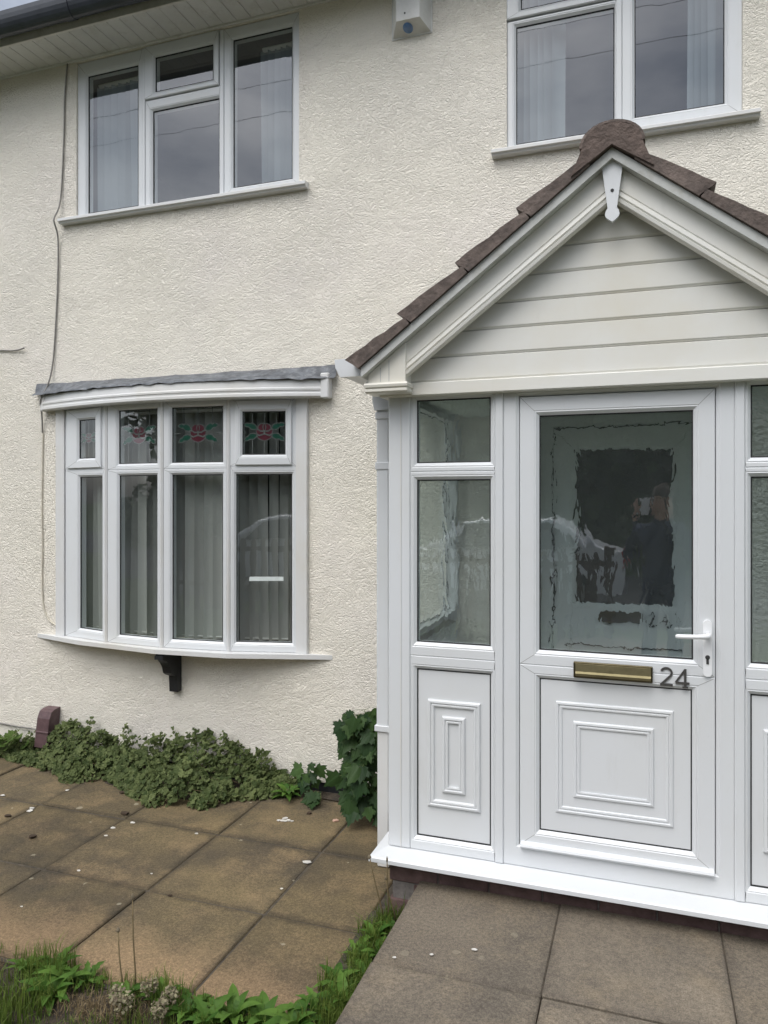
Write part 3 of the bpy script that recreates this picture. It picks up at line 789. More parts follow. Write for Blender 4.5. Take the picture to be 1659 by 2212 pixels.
# handle: long back plate with rounded ends, lever, key cylinder
bp = []
for k in range(9): t = math.pi * k / 8; bp.append((.232 + .016 * math.cos(t), 1.315 + .016 * math.sin(t)))
for k in range(9): t = math.pi + math.pi * k / 8; bp.append((.232 + .016 * math.cos(t), 1.130 + .016 * math.sin(t)))
fix(MB().prism(bp, YF - .006, YF + .004, lambda a, b, d: (a, d, b)).build('handle_plate', 'handle_white', door))
MB().tube([(.232, YF - .004, 1.276), (.232, YF - .038, 1.276), (.230, YF - .050, 1.276), (.222, YF - .056, 1.2755), (.19, YF - .057, 1.273), (.15, YF - .056, 1.2715), (.122, YF - .055, 1.271), (.116, YF - .054, 1.271)], [.012, .0105, .0105, .010, .009, .0088, .0085, .005], 10).build('handle', 'handle_white', door, True)
MB().prism([(.232 + .0085 * math.cos(R(a)), 1.189 + .0085 * math.sin(R(a))) for a in range(0, 360, 30)], YF - .0085, YF - .004, lambda a, b, d: (a, d, b)).box((.2275, YF - .0085, 1.163), (.2365, YF - .004, 1.184)).build('keyhole', 'keyhole', door)
# house number, flat metal digits built from strokes
def stroke(mb, pts, wd, d0, d1):
    pts = [Vector(p) for p in pts]; a = []; b = []
    for i, p in enumerate(pts):
        t = (pts[min(i + 1, len(pts) - 1)] - pts[max(i - 1, 0)]).normalized(); nn = Vector((-t.y, t.x)) * wd / 2
        a.append(tuple(p + nn)); b.append(tuple(p - nn))
    for i in range(len(pts) - 1):
        mb.prism([a[i], a[i + 1], b[i + 1], b[i]], d0, d1, lambda x, z, d: (x, d, z))
d0, d1 = YF - .001, YF + .004
mb = MB(); x, z, h, wd = .062, 1.066, .072, .046
arcp = [(x + wd * .5 + wd * .42 * math.cos(R(a)), z + h * .72 + h * .25 * math.sin(R(a))) for a in range(160, -41, -20)]
stroke(mb, arcp + [(x + wd * .05, z + h * .05)], .008, d0, d1); stroke(mb, [(x, z + .004), (x + wd, z + .004)], .009, d0 - .0004, d1)
mb.build('house_number', 'number_grey', door)['label'] = 'dark grey digit 2'
mb = MB(); x = .118; wd = .050
stroke(mb, [(x + wd * .70, z - .002), (x + wd * .70, z + h * .98)], .009, d0, d1); stroke(mb, [(x + wd * .70, z + h * .96), (x + wd * .02, z + h * .24)], .007, d0 - .0004, d1)
stroke(mb, [(x, z + h * .22), (x + wd, z + h * .22)], .008, d0 - .0008, d1); stroke(mb, [(x + wd * .5, z), (x + wd * .9, z)], .006, d0 - .0012, d1)
mb.build('house_number', 'number_grey', door)['label'] = 'dark grey digit 4'
sc_ = .9
for (pts_, ox_) in (([(.0, .055), (.012, .070), (.032, .070), (.040, .055), (.0, .002), (.044, .002)], .03), ([(.034, .0), (.034, .072), (.0, .020), (.050, .020)], .088)):
    mb = MB(); stroke(mb, [(ox_ + a_ * sc_, 1.128 + b_ * sc_) for a_, b_ in pts_], .010, .020, .030); mb.build('house_number', 'number_grey', fd)
# porch flanks: framed glass over a panel, back to the house wall
for s in (0, 1):
    xw = -1.055 if s == 0 else mir(-1.055)
    sg = sub('side_wall', porch)
    mp = (lambda xx, ss: (lambda a, d, z: (xx + (d if ss == 0 else -d), a, z)))(xw, s)
    sash(sg, mp, (-1.01, -.005, 1.115, ZH), (-.95, -.06, 1.174, 2.223)); pane(sg, mp, (-.95, -.06, 1.174, 2.223), .018, 'side_glass')
    sash(sg, mp, (-1.01, -.005, ZB, 1.115), (-.95, -.06, .333, 1.058))
    xa, xb = (xw + .014, xw + .03) if s == 0 else (xw - .03, xw - .014)
    MB().box((xa, -.96, .325), (xb, -.05, 1.066)).build('panel', 'upvc', sg)
MB().box((-1.05, -1.09, 2.262), (.826, .0, 2.2745)).build('ceiling', 'porch_inside', porch) if False else MB().box((-.96, -1.03, 2.255), (.736, -.002, 2.270)).build('ceiling', 'porch_inside', porch)
# ---- gable
SL = .762; AP = 3.128                         # slope and apex height of the underside of the tiles
YT, YB, YC = -1.262, -1.200, -1.130          # tile front, bargeboard face, cladding face
def slope_z(x, off=0): return AP + off - SL * abs(x - CX)
# beam above the frames
MB().box((-1.085, YC - .016, 2.236), (mir(-1.085), YF + .08, 2.292), .004).build('gable_trim', 'upvc_cream', porch)
MB().box((-1.05, YF - .012, 2.2755), (mir(-1.05), -.0, 2.286)).build('roof_deck', 'upvc_worn', porch) if False else None
zb = 2.292; bh = .1045; k = 0
while zb < 2.99:
    zt = min(zb + bh, 3.02)
    hw0 = (AP - .02 - zb) / SL; hw1 = max((AP - .02 - zt) / SL, .02)
    g_ = .0045
    mb = MB()
    pts = [(YC, zb + .010), (YC, zt - g_), (YC + .006, zt - g_ + .003), (YC + .02, zt + .0), (YC + .02, zb), (YC + .006, zb + .001)]
    vs = []
    for sgn in (-1, 1):
        for (y, z) in pts:
            hw = (AP - .03 - z) / SL
            vs.append((CX + sgn * max(hw, .01), y, z))
    n = 6
    fs = [tuple(range(n)), tuple(range(2 * n - 1, n - 1, -1))] + [(i, (i + 1) % n, n + (i + 1) % n, n + i) for i in range(n)]
    fix(mobj('cladding_board', vs, fs, 'upvc_cream', porch))
    zb += bh; k += 1
# bargeboards: profile swept down each slope
cs, sn = math.cos(math.atan(SL)), math.sin(math.atan(SL))
bprof = [(.018, .004), (.018, -.02), (.085, -.02), (.088, -.016), (.091, -.016), (.094, -.024), (.106, -.026), (.109, -.019), (.112, -.019), (.116, -.028), (.126, -.026), (.131, -.016), (.131, .004)]   # (perpendicular distance from top edge, depth)
for sgn in (-1, 1):
    vs = []
    xe = 1.0
    n = len(bprof)
    for (pd, dy) in bprof:
        zoff = -.018 - pd / cs
        vs.append((CX, YB + .02 + dy, AP + zoff))
    for (pd, dy) in bprof:
        zoff = -.018 - pd / cs
        vs.append((CX + sgn * .842, YB + .02 + dy, AP + zoff - SL * .842))
    fs = [tuple(range(n)), tuple(range(2 * n - 1, n - 1, -1))] + [(i, (i + 1) % n, n + (i + 1) % n, n + i) for i in range(n)]
    fix(mobj('bargeboard', vs, fs, 'upvc_cream', porch))
    # boxed end with moulded foot
    xa, xb = CX + sgn * .832, CX + sgn * .998
    poly = [(xa, 2.282), (xa, slope_z(xa, -.042)), (xb, slope_z(xb, -.042)), (xb, 2.282)]
    be = fix(MB().prism(poly, YB - .012, YB + .085, lambda a, b, d: (a, d, b)).build('barge_end', 'upvc_cream', porch))
    xs_ = sorted((xa, xb))
    for xq in (xs_[0] + .055, xs_[0] + .093):
        MB().box((xq - .0015, YB - .0135, 2.292), (xq + .0015, YB - .010, min(slope_z(xq - .01, -.05), slope_z(xq + .01, -.05)))).build('end_seam', 'undercloak', be)
    fp_ = [(0, 2.244), (-.012, 2.244), (-.019, 2.250), (-.019, 2.259), (-.013, 2.264), (-.022, 2.268), (-.024, 2.278), (-.018, 2.286), (0, 2.287)]
    foot = MB(); rows = []
    for (e, z) in fp_:
        rows.append([(xs_[0] + e * .6, YB + .086, z), (xs_[0] + e * .6, YB - .010 + e, z), (xs_[1] - e * .6, YB - .010 + e, z), (xs_[1] - e * .6, YB + .086, z)])
    vs = [p for r in rows for p in r]; fs = []
    for i in range(len(rows) - 1):
        for j in range(3): fs.append((i * 4 + j, i * 4 + j + 1, i * 4 + 5 + j, i * 4 + 4 + j))
    fs += [(0, 1, 2, 3), tuple(range(len(vs) - 4, len(vs)))[::-1]]
    fix(mobj('end_foot', vs, fs, 'upvc_cream', be))
    # pale undercloak strip under the tiles
    xe = CX + sgn * 1.02
    fix(MB().prism([(CX, AP - .040), (CX, AP), (xe, slope_z(xe)), (xe, slope_z(xe) - .040)], YT + .016, -.02, lambda a, b, d: (a, d, b)).build('undercloak', 'undercloak', porch))
# pendant finial
pf = [(-.041, 3.086), (.041, 3.086), (.017, 2.905), (.024, 2.895), (.027, 2.882), (.022, 2.870), (.010, 2.860), (0, 2.853), (-.010, 2.860), (-.022, 2.870), (-.027, 2.882), (-.024, 2.895), (-.017, 2.905)]
fin = fix(MB().prism([(CX + a, b) for a, b in pf], YB - .026, YB - .010, lambda a, b, d: (a, d, b)).build('finial', 'upvc', porch))
MB().prism([(CX + .0065 * math.cos(R(a)), 2.972 + .0065 * math.sin(R(a))) for a in range(0, 360, 30)], YB - .0275, YB - .025, lambda a, b, d: (a, d, b)).build('hole_shade', 'gasket', fin)  # flat dark disc painted as the shaded hole of the finial
# roof tiles: stepped courses, verge tile first, then tiles back to the wall
tl = .315
def sp_(sgn, s, nn): return (CX + sgn * (s * cs + nn * sn), AP - s * sn + nn * cs)
def tile(sgn, s0, s1, y0, y1, seed):
    r = random.Random(seed); j = lambda a: r.uniform(-a, a)
    prof = []
    nseg = 6
    for i in range(nseg + 1):
        t = i / nseg; prof.append((s0 + (s1 - s0) * t + (j(.004) if i == nseg else 0), .036 + .034 * t + j(.0045)))
    low = [(s1 - .002, .052 + j(.003)), (s1 - .012, .030), (s1 - .020, .002), (s0, .002)]
    mb = MB(); pr_ = prof + low
    ny = 1
    mb.prism(pr_, y0, y1, lambda a, b, d: (sp_(sgn, a, b)[0], d, sp_(sgn, a, b)[1]))
    fix(mb.build('roof_tile', 'roof_tile', porch))
tails = [.400, .712, 1.019, 1.312]
for sgn in (-1, 1):
    heads = [.10] + [t - .012 for t in tails[:-1]]
    for c, (s0, s1) in enumerate(zip(heads, tails)):
        ys = [YT, -.92, -.59, -.26, -.004]
        for q in range(4): tile(sgn, s0, s1, ys[q] + .002, ys[q + 1] - .002, c * 17 + q + (100 if sgn > 0 else 0))
# half round ridge tiles, the end bedded in mortar
for q, (y0, y1) in enumerate(((YT - .004, -.86), (-.858, -.42), (-.418, -.004))):
    mb = MB(); o_ = []; i_ = []
    for k in range(17):
        t = math.pi * k / 16
        o_.append((CX + .119 * math.cos(t), 3.132 + .092 * math.sin(t))); i_.append((CX + .109 * math.cos(t), 3.132 + .083 * math.sin(t)))
    mb.prism(o_ + i_[::-1], y0, y1, lambda a, b, d: (a, d, b))
    rt = fix(mb.build('ridge_tile', 'roof_tile', porch, False))
    if q == 0:
        m_ = [(CX + .1095 * math.cos(math.pi * k / 12), 3.130 + (.083 + rnd.uniform(-.002, .003)) * math.sin(math.pi * k / 12)) for k in range(13)] + [(CX - .150, 3.030), (CX, AP + .003), (CX + .150, 3.030)]
        fix(MB().prism(m_, YT - .0065, YT + .09, lambda a, b, d: (a, d, b)).build('mortar_fill', 'ridge_mortar', porch))
# gutter on the left eave with square stop end, and its downpipe
gp = [(-1.288, 2.408), (-1.284, 2.372), (-1.262, 2.338), (-1.170, 2.338), (-1.146, 2.372), (-1.143, 2.408)]
pg = fix(MB().prism([(a, b) for a, b in gp], -1.135, -.02, lambda a, b, d: (a, d, b)).build('gutter', 'upvc', porch))
ge = [(a + (-.005 if a < -1.2 else .005), b + (-.005 if b < 2.34 else .004)) for a, b in gp]
fix(MB().prism(ge, -1.152, -1.128, lambda a, b, d: (a, d, b)).build('gutter_end', 'upvc', pg))
MB().box((-1.240, -.800, 2.300), (-1.150, -.705, 2.342), .004).build('gutter_outlet', 'upvc_worn', pg)
dp = MB().box((-1.2275, -.785, .69), (-1.1625, -.720, 2.25), .006).build('downpipe', 'upvc', porch)
fix(MB().prism([(-1.2425, 2.305), (-1.2425, 2.265), (-1.2325, 2.225), (-1.1575, 2.225), (-1.1475, 2.265), (-1.1475, 2.305)], -.80, -.705, lambda a, b, d: (a, d, b)).build('pipe_hopper', 'upvc', dp))
for z in (1.955, 2.20): MB().box((-1.2325, -.790, z - .018), (-1.1575, -.715, z + .018), .003).build('pipe_collar', 'upvc', dp)
MB().box((-1.2355, -.793, .665), (-1.1545, -.712, .695), .003).build('pipe_collar', 'upvc', dp)
MB().box((-1.2245, -.782, .005), (-1.1655, -.723, .668), .005).build('pipe_foot', 'upvc_worn', dp)

# ------------------------------------------------------------------ fittings on the wall
al = thing('alarm_box', 'off white wedge shaped burglar alarm box with round blue lens', 'alarm box', (-1.286, 0, 4.52))
back = [(-1.405, -.002), (-1.166, -.002)]
A = [(-1.405, -.002, 4.520), (-1.166, -.002, 4.520), (-1.166, -.002, 4.95), (-1.405, -.002, 4.95)]
B = [(-1.352, -.098, 4.562), (-1.212, -.098, 4.562), (-1.212, -.098, 4.90), (-1.352, -.098, 4.90)]
fix(mobj('housing', A + B, [(0, 1, 2, 3), (4, 5, 6, 7), (0, 1, 5, 4), (1, 2, 6, 5), (2, 3, 7, 6), (3, 0, 4, 7)], 'alarm_plastic', al))
MB().box((-1.410, -.006, 4.514), (-1.161, -.0, 4.955), .002).build('back_plate', 'alarm_plastic', al)
nn = Vector((0, -.042, -.096)).normalized(); cc = Vector((-1.295, -.052, 4.541)); e1 = Vector((1, 0, 0)); e2 = nn.cross(e1)
vs = [cc + e1 * .030 * math.cos(2 * math.pi * k / 16) + e2 * .034 * math.sin(2 * math.pi * k / 16) + nn * .001 for k in range(16)]
vs += [cc + e1 * .020 * math.cos(2 * math.pi * k / 16) + e2 * .023 * math.sin(2 * math.pi * k / 16) + nn * .010 for k in range(16)]
mobj('lens', [tuple(v) for v in vs], [(k, (k + 1) % 16, 16 + (k + 1) % 16, 16 + k) for k in range(16)] + [tuple(range(16, 32))], 'alarm_lens', al, True)
MB().prism([(-1.300 + .005 * math.cos(R(a)), 4.600 + .005 * math.sin(R(a))) for a in range(0, 360, 40)], -.1, -.097, lambda a, b, d: (a, d, b)).build('screw', 'gasket', al)

def smooth_path(pts, n=8):
    out = []
    P_ = [Vector(p) for p in pts]
    for i in range(len(P_) - 1):
        p0, p1, p2, p3 = P_[max(i - 1, 0)], P_[i], P_[i + 1], P_[min(i + 2, len(P_) - 1)]
        for k in range(n):
            t = k / n; out.append(.5 * ((2 * p1) + (-p0 + p2) * t + (2 * p0 - 5 * p1 + 4 * p2 - p3) * t * t + (-p0 + 3 * p1 - 3 * p2 + p3) * t ** 3))
    return out + [P_[-1]]
cb = MB().tube(smooth_path([(-3.800, -.008, 4.838), (-3.822, -.009, 4.60), (-3.829, -.010, 4.317), (-3.853, -.015, 3.90), (-3.866, -.060, 3.752), (-3.864, -.062, 3.715), (-3.872, -.02, 3.62), (-3.882, -.010, 3.35), (-3.900, -.009, 3.05), (-3.922, -.012, 2.768), (-3.950, -.03, 2.60), (-3.985, -.062, 2.50), (-4.005, -.03, 2.40), (-4.017, -.010, 2.265)]), .0055, 6).build('cable', 'cable_grey', None, True)
tag(cb, 'thin grey cable running down the wall from the eaves past the windows', 'cable')
cb2 = MB().tube(smooth_path([(-4.017, -.008, 2.262), (-4.022, -.007, 2.0), (-4.026, -.007, 1.724), (-4.022, -.007, 1.45), (-4.025, -.007, 1.20), (-4.010, -.008, 1.03), (-3.965, -.009, .945), (-3.91, -.010, .915), (-3.892, -.010, .905)]), .005, 6).build('cable', 'cable_cream', None, True)
tag(cb2, 'cream painted cable curving in to the bow window sill', 'cable')
st = MB().tube(smooth_path([(-4.75, -.008, 2.885), (-4.406, -.008, 2.874), (-4.30, -.010, 2.866), (-4.234, -.014, 2.866), (-4.171, -.022, 2.874)]), .0055, 6).build('cable', 'cable_grey', None, True)
tag(st, 'short cut cable end sticking out of the wall at the left edge', 'cable')
lc = MB().tube(smooth_path([(-4.75, -.010, .175), (-4.40, -.012, .172), (-4.234, -.016, .166), (-4.08, -.03, .170), (-3.99, -.06, .17)]), .006, 6).build('cable', 'cable_grey', None, True)
tag(lc, 'grey cable low on the wall entering the brown cover', 'cable')
vc = thing('wall_cover', 'brown plastic cable entry cover leaning on the wall above the ivy', 'cover', (-3.93, -.06, .05))
q = [(0, 0), (-.125, -.0), (-.125, .04), (-.115, .20), (-.095, .245), (-.06, .258), (0, .262)]
def vmap(a, b, d): return (-3.995 + d + b * .09, a * 1.0 - .002, .075 + b)
fix(MB().prism([(a * .85, b) for a, b in q], 0, .105, vmap).build('cover', 'vent_brown', vc))
MB().box((-.004, -.110, .0), (.109, -.001, .012), .002, mp=lambda x, y, z: (-3.995 + x + .10 * .09, y, .175 + z)).build('rib', 'vent_brown', vc)

# ------------------------------------------------------------------ blinds
def blind(label, slats, z0, z1, mat, wd=.089, rail=None):
    cx_ = sum(s[0] for s in slats) / len(slats); cy_ = sum(s[1] for s in slats) / len(slats)
    b = thing('vertical_blind', label, 'blind', (cx_, cy_, z0), 'vertical blinds behind the windows')
    vs = []
    for k in range(5):
        t = k / 4 - .5
        for z in (0, z1 - z0): vs.append((t * wd, .010 * (1 - 4 * t * t), z))
    me = None
    for (x, y, a) in slats:
        if me is None:
            o = mobj('slat', vs, [(k * 2, k * 2 + 2, k * 2 + 3, k * 2 + 1) for k in range(4)], mat, b, True, world=False); me = o.data
        else:
            o = link(bpy.data.objects.new('slat', me), b)
        o.location = Vector((x, y, z0)) - Vector(b.location); o.rotation_euler = (rnd.gauss(0, .003), rnd.gauss(0, .006), R(a + rnd.uniform(-4, 4)))
    rail_pts = rail or [(slats[0][0] - .04, slats[0][1], z1 + .02), (slats[-1][0] + .04, slats[-1][1], z1 + .02)]
    MB().tube(rail_pts, .018, 4).build('head_rail', 'upvc_worn', b)
    MB().tube([(x, y, z0 + .015) for x, y, a in slats], .002, 4).build('chain', 'upvc_worn', b)
    return b
names = ['grey vertical blind behind the left light of the bow window', 'grey vertical blind with a dark gap behind the second light of the bow',
         'closed grey vertical blind behind the third light of the bow window', 'grey vertical blind with open slats behind the right light of the bow window']
for i in range(4):
    mp, ln, a, d = facet(i); base = math.degrees(math.atan2(d.y, d.x)); sl_ = []
    n = 6
    for k in range(n):
        s = .035 + (ln - .07) * (k + .5) / n; p = mp(s, .135, 0)
        ang = {0: 30, 1: 48 if k not in (3,) else 80, 2: 32, 3: 54}[i]
        sl_.append((p[0], p[1], base + ang))
    blind(names[i], sl_, .888, 2.36, 'blind', .078)
def flatblind(label, xs, y, a, z0, z1): blind(label, [(x, y, a) for x in xs], z0, z1, 'blind_pale')
flatblind('pale vertical blind gathered behind the left pane of the upper left window', [-3.60 + .058 * k for k in range(7)], .13, 35, 3.80, 4.70)
flatblind('pale vertical blind gathered behind the right pane of the upper left window', [-2.30 + .045 * k for k in range(6)], .13, 40, 3.80, 4.70)
flatblind('pale vertical blind gathered at the left of the window above the porch', [-.655 + .04 * k for k in range(6)], .13, 40, 3.80, 4.76)
flatblind('pale vertical blind gathered at the right of the window above the porch', [.26 + .035 * k for k in range(5)], .13, 30, 3.80, 4.76)
mp, ln, a, d = facet(3)
tp = MB(); s0, s1 = facet_s(3, -2.330), facet_s(3, -2.115)
tpo = mobj('tape_strip', [mp(s0, .016, 1.282), mp(s1, .016, 1.286), mp(s1, .016, 1.312), mp(s0 + .004, .016, 1.309), mp(s0, .0165, 1.282), mp(s1, .0165, 1.286), mp(s1, .0165, 1.312), mp(s0 + .004, .0165, 1.309)], [(0, 1, 2, 3), (4, 5, 6, 7), (0, 1, 5, 4), (2, 3, 7, 6)], 'tape')
tag(tpo, 'strip of white tape stuck across the right light of the bow window', 'tape')

# ------------------------------------------------------------------ plants
def interp(tab, x):
    if x <= tab[0][0]: return tab[0][1]
    for (a, b), (c, d) in zip(tab, tab[1:]):
        if x <= c: return b + (d - b) * (x - a) / (c - a)
    return tab[-1][1]
def frame(direction, up):
    y = Vector(direction).normalized(); x = y.cross(Vector(up)).normalized(); z = x.cross(y).normalized(); return x, y, z
# creeping ground cover along the wall
CF = [(-4.6, -.16), (-4.23, -.19), (-3.65, -.31), (-3.42, -.42), (-3.21, -.31), (-3.0, -.42), (-2.76, -.55), (-2.40, -.50), (-2.30, -.33), (-2.12, -.22), (-1.98, -.12)]
CH = [(-4.6, .07), (-4.3, .08), (-4.06, .08), (-3.93, .10), (-3.84, .20), (-3.7, .25), (-3.54, .24), (-3.35, .18), (-3.0, .20), (-2.78, .27), (-2.57, .29), (-2.44, .23), (-2.24, .15), (-2.06, .06), (-1.98, .03)]
def cover():
    r = random.Random(5); mb = MB()
    def lf(p, nrm, s):
        up = Vector((r.uniform(-1, 1), r.uniform(-1, 1), r.uniform(-1, 1)))
        x, y, z = frame(up.cross(nrm), nrm)
        k = 6; pts = [p - y * s * .35]
        for i in range(k + 1):
            a = R(-130 + 260 * i / k); rr = s * (1 + (.12 if i % 2 else -.10))
            pts.append(p + x * math.sin(a) * rr + y * math.cos(a) * rr + z * (.18 * s * (1 if i % 2 else -1)))
        mb.add(pts, [(0, i, i + 1) for i in range(1, k + 1)])
    N = 4700; cnt = 0
    while cnt < N:
        x = r.uniform(-4.6, -1.98); yf = interp(CF, x) * (1 + .12 * noise.noise((x * 9, 2, 0))); y = -.01 + (yf + .01) * r.random() ** .8
        t = min(1, abs(y / yf)); hh = interp(CH, x) * .80 * (1 + .55 * noise.noise((x * 6, y * 6, 4)))
        if noise.noise((x * 11, y * 11, 9)) < -.30 and r.random() < .8: continue
        z = hh * (1 - t ** 2.2) ** .7 + .012
        z *= r.choice((1, 1, .9, .8, .55, .35)); z += r.uniform(-.008, .012)
        nrm = Vector((r.gauss(0, .45), -.35 - .7 * t + r.gauss(0, .4), .8 + r.gauss(0, .35))).normalized()
        if y > -.012: y = -.012
        if -4.03 < x < -3.86 and z > .055: continue
        lf(Vector((x, y, max(z, .006))), nrm, r.choice((r.uniform(.008, .014), r.uniform(.012, .020), r.uniform(.018, .028)))); cnt += 1
    for k in range(70):                                             # taller sprigs against the wall
        x = r.uniform(-4.3, -2.1); base = Vector((x, r.uniform(-.14, -.03), interp(CH, x) * .75)); tip = base + Vector((r.gauss(0, .03), r.gauss(-.01, .015), r.uniform(.05, .14)))
        if -4.05 < x < -3.85: continue
        mb.tube([base, (base + tip) / 2 + Vector((r.gauss(0, .006), 0, 0)), tip], .0012, 3, caps=False)
        for q in range(8):
            p = base.lerp(tip, r.uniform(.3, 1)) + Vector((r.gauss(0, .014), r.gauss(0, .010), r.gauss(0, .008)))
            p.y = min(p.y, -.01); lf(p, Vector((r.gauss(0, .5), -.6, .7)).normalized(), r.uniform(.009, .016))
    db_ = MB()
    for k in range(150):
        x = r.uniform(-4.4, -2.1); yf = interp(CF, x); y = yf * r.uniform(.2, 1.05); z = interp(CH, x) * .7 * (1 - min(1, abs(y / yf)) ** 2) + .01
        a = r.uniform(0, 6.28); p = Vector((x, min(y, -.02), z)); q = p + Vector((math.cos(a) * r.uniform(.03, .08), -abs(math.sin(a)) * .04, r.uniform(-.01, .04))); db_.tube([p, q], .0011, 3, caps=False)
    tag(db_.build('dead_stem', 'dry_stem'), 'thin dead stems poking out of the ground cover by the wall', 'dead stem', kind='stuff')
    o = mb.build('ground_cover', 'cover_leaf'); tag(o, 'low green ivy-like ground cover spreading from the wall over the slabs', 'ground cover', kind='stuff')
cover()
soilb = mobj('flower_bed', [(-4.7, -.005, .002), (-1.15, -.005, .002), (-1.2, -.15, .003), (-1.9, -.10, .003), (-2.4, -.36, .003), (-2.8, -.42, .003), (-3.4, -.30, .003), (-4.7, -.12, .003)], [tuple(range(8))], 'soil')
tag(soilb, 'strip of dark soil along the foot of the wall', kind='structure')

MH = [(0, 0), (.13, -.07), (.36, -.05), (.30, .12), (.44, .20), (.64, .40), (.47, .41), (.49, .54), (.27, .49), (.25, .68), (.13, .74), (0, 1.0)]
def maple_mesh():
    vs = []; fs = []
    for sgn in (1, -1):
        k = len(vs)
        for (x, y) in MH: vs.append((sgn * x, y, -.22 * abs(x) - .18 * y * y + (.05 if abs(x) > .3 else 0)))
        ids = list(range(k, k + len(MH))); fs.append(tuple(ids if sgn > 0 else ids[::-1]))
    me = bpy.data.meshes.new('leaf'); me.from_pydata(vs, [], fs); me.materials.append(M['maple_leaf']); me.update(); return me
MAPLE = maple_mesh()
def put_leaf(parent, me, p, direction, nrm, size, name='leaf'):
    o = bpy.data.objects.new(name, me); link(o, parent)
    x, y, z = frame(direction, nrm)
    m = Matrix((x, y, z)).transposed().to_4x4(); o.rotation_euler = m.to_euler(); o.location = Vector(p) - wpos(parent); o.scale = (size,) * 3; return o
def sapling(label, base, h, width, nleaf, size, seed, lean=(0, 0)):
    r = random.Random(seed); t = thing('maple_sapling', label, 'sapling', base, None)
    b = Vector(base); mb = MB(); axes = []
    for k in range(4 if nleaf > 30 else 2):
        a = r.uniform(0, 6.28); tip = b + Vector((lean[0] + math.cos(a) * width * .35, lean[1] + math.sin(a) * width * .22, h * r.uniform(.75, 1)))
        if k == 0: tip = b + Vector((lean[0], lean[1], h * .97))
        mid = b.lerp(tip, .5) + Vector((r.gauss(0, .015), r.gauss(0, .01), 0)); axes.append((b, mid, tip)); mb.tube([b, mid, tip], [.006, .004, .002], 5)
    for k in range(nleaf):
        ax = axes[0] if k % 2 == 0 else r.choice(axes); t_ = 1 - (1 - .12) * ((k + .5) / nleaf)
        p0 = ax[0].lerp(ax[1], t_ * 2) if t_ < .5 else ax[1].lerp(ax[2], t_ * 2 - 1)
        a = r.uniform(math.pi * 1.02, math.pi * 2.05) if r.random() < .78 else r.uniform(0, 6.28)
        out = Vector((math.cos(a), math.sin(a), 0)); rad = width * (.22 + .50 * r.random()) * (1.25 - .55 * t_)
        p = p0 + out * rad + Vector((0, 0, r.uniform(-.01, .04))); s = size * r.uniform(.55, 1.2)
        p.y = min(p.y, -.035)
        mb.tube([p0, p0.lerp(p, .5) + Vector((0, 0, .012)), p], .0013, 3, caps=False)
        d = (out * r.uniform(.35, .8) + Vector((r.gauss(0, .25), r.gauss(0, .1), -r.uniform(.5, 1.1))))
        if p.z + d.normalized().z * s < .01: d.z = -.15
        if p.y + d.normalized().y * s > -.01: d.y = -abs(d.y) - .1
        put_leaf(t, MAPLE, p, d, out * .35 + Vector((r.gauss(0, .25), -1.0, .45 + r.gauss(0, .2))), s)
    mb.build('stem', 'green_stem', t, True)
sapling('leafy dark green maple sapling growing beside the porch corner', (-1.452, -.28, 0), .64, .20, 125, .098, 11, (-.015, -.03))
sapling('small maple seedling with few leaves at the foot of the wall', (-1.90, -.10, 0), .20, .09, 11, .085, 12)
sapling('tiny maple seedling low between the ivy and the larger sapling', (-1.80, -.20, 0), .085, .07, 6, .075, 13)
def mantle():
    n = 22; vs = [(0, 0, 0)]
    for i in range(n + 1):
        a = R(-165 + 330 * i / n); rr = 1 + .10 * math.cos(i * math.pi) + .12 * math.cos(7 * R(-165 + 330 * i / n)); vs.append((math.sin(a) * rr, math.cos(a) * rr + .1, .16 * rr * rr + .06 * math.cos(i * math.pi)))
    me = bpy.data.meshes.new('leaf'); me.from_pydata(vs, [], [(0, i, i + 1) for i in range(1, n + 1)]); me.materials.append(M['mantle_leaf']); me.update()
    r = random.Random(3); t = thing('lobed_plant', 'light green plant with broad round leaves left of the brown cover', 'plant', (-4.18, -.12, 0)); mb = MB()
    for k in range(13):
        a = r.uniform(0, 6.28); p = Vector((-4.18 + math.cos(a) * r.uniform(.02, .14), min(-.05, -.13 + math.sin(a) * .07), r.uniform(.06, .15)))
        mb.tube([(-4.18, -.12, 0), p], .002, 4, caps=False)
        put_leaf(t, me, p, (math.cos(a), -.5 + math.sin(a) * .4, .1), (r.gauss(0, .3), -.6, .8), r.uniform(.030, .048))
    mb.build('stem', 'green_stem', t)
mantle()
# --- grass
def blades(mb, pts, hmin, hmax, wd, r, lean=.5):
    for (x, y, z) in pts:
        h = r.uniform(hmin, hmax); a = r.uniform(0, 6.28); ln = r.random() ** 1.3 * lean * h; dx, dy = math.cos(a) * ln, math.sin(a) * ln
        a2 = a + 1.57 + r.gauss(0, .4); wx, wy = math.cos(a2) * wd, math.sin(a2) * wd
        p0 = (x - wx, y - wy, z); p1 = (x + wx, y + wy, z)
        q = (x + dx * .35, y + dy * .35, z + h * .6); t = (x + dx, y + dy, z + h * (.95 - .3 * ln / h))
        mb.add([p0, p1, (q[0] + wx * .8, q[1] + wy * .8, q[2]), (q[0] - wx * .8, q[1] - wy * .8, q[2]), t], [(0, 1, 2, 3), (3, 2, 4)])
r = random.Random(8)
vg = mobj('verge', [(-1.115, -1.16, .004), (-.90, -1.16, .012), (-.90, -2.6, .012), (-1.115, -2.6, .004)], [(0, 1, 2, 3)], 'verge_soil'); tag(vg, 'narrow strip of soil beside the raised path', kind='structure')
mb = MB(); pts = []
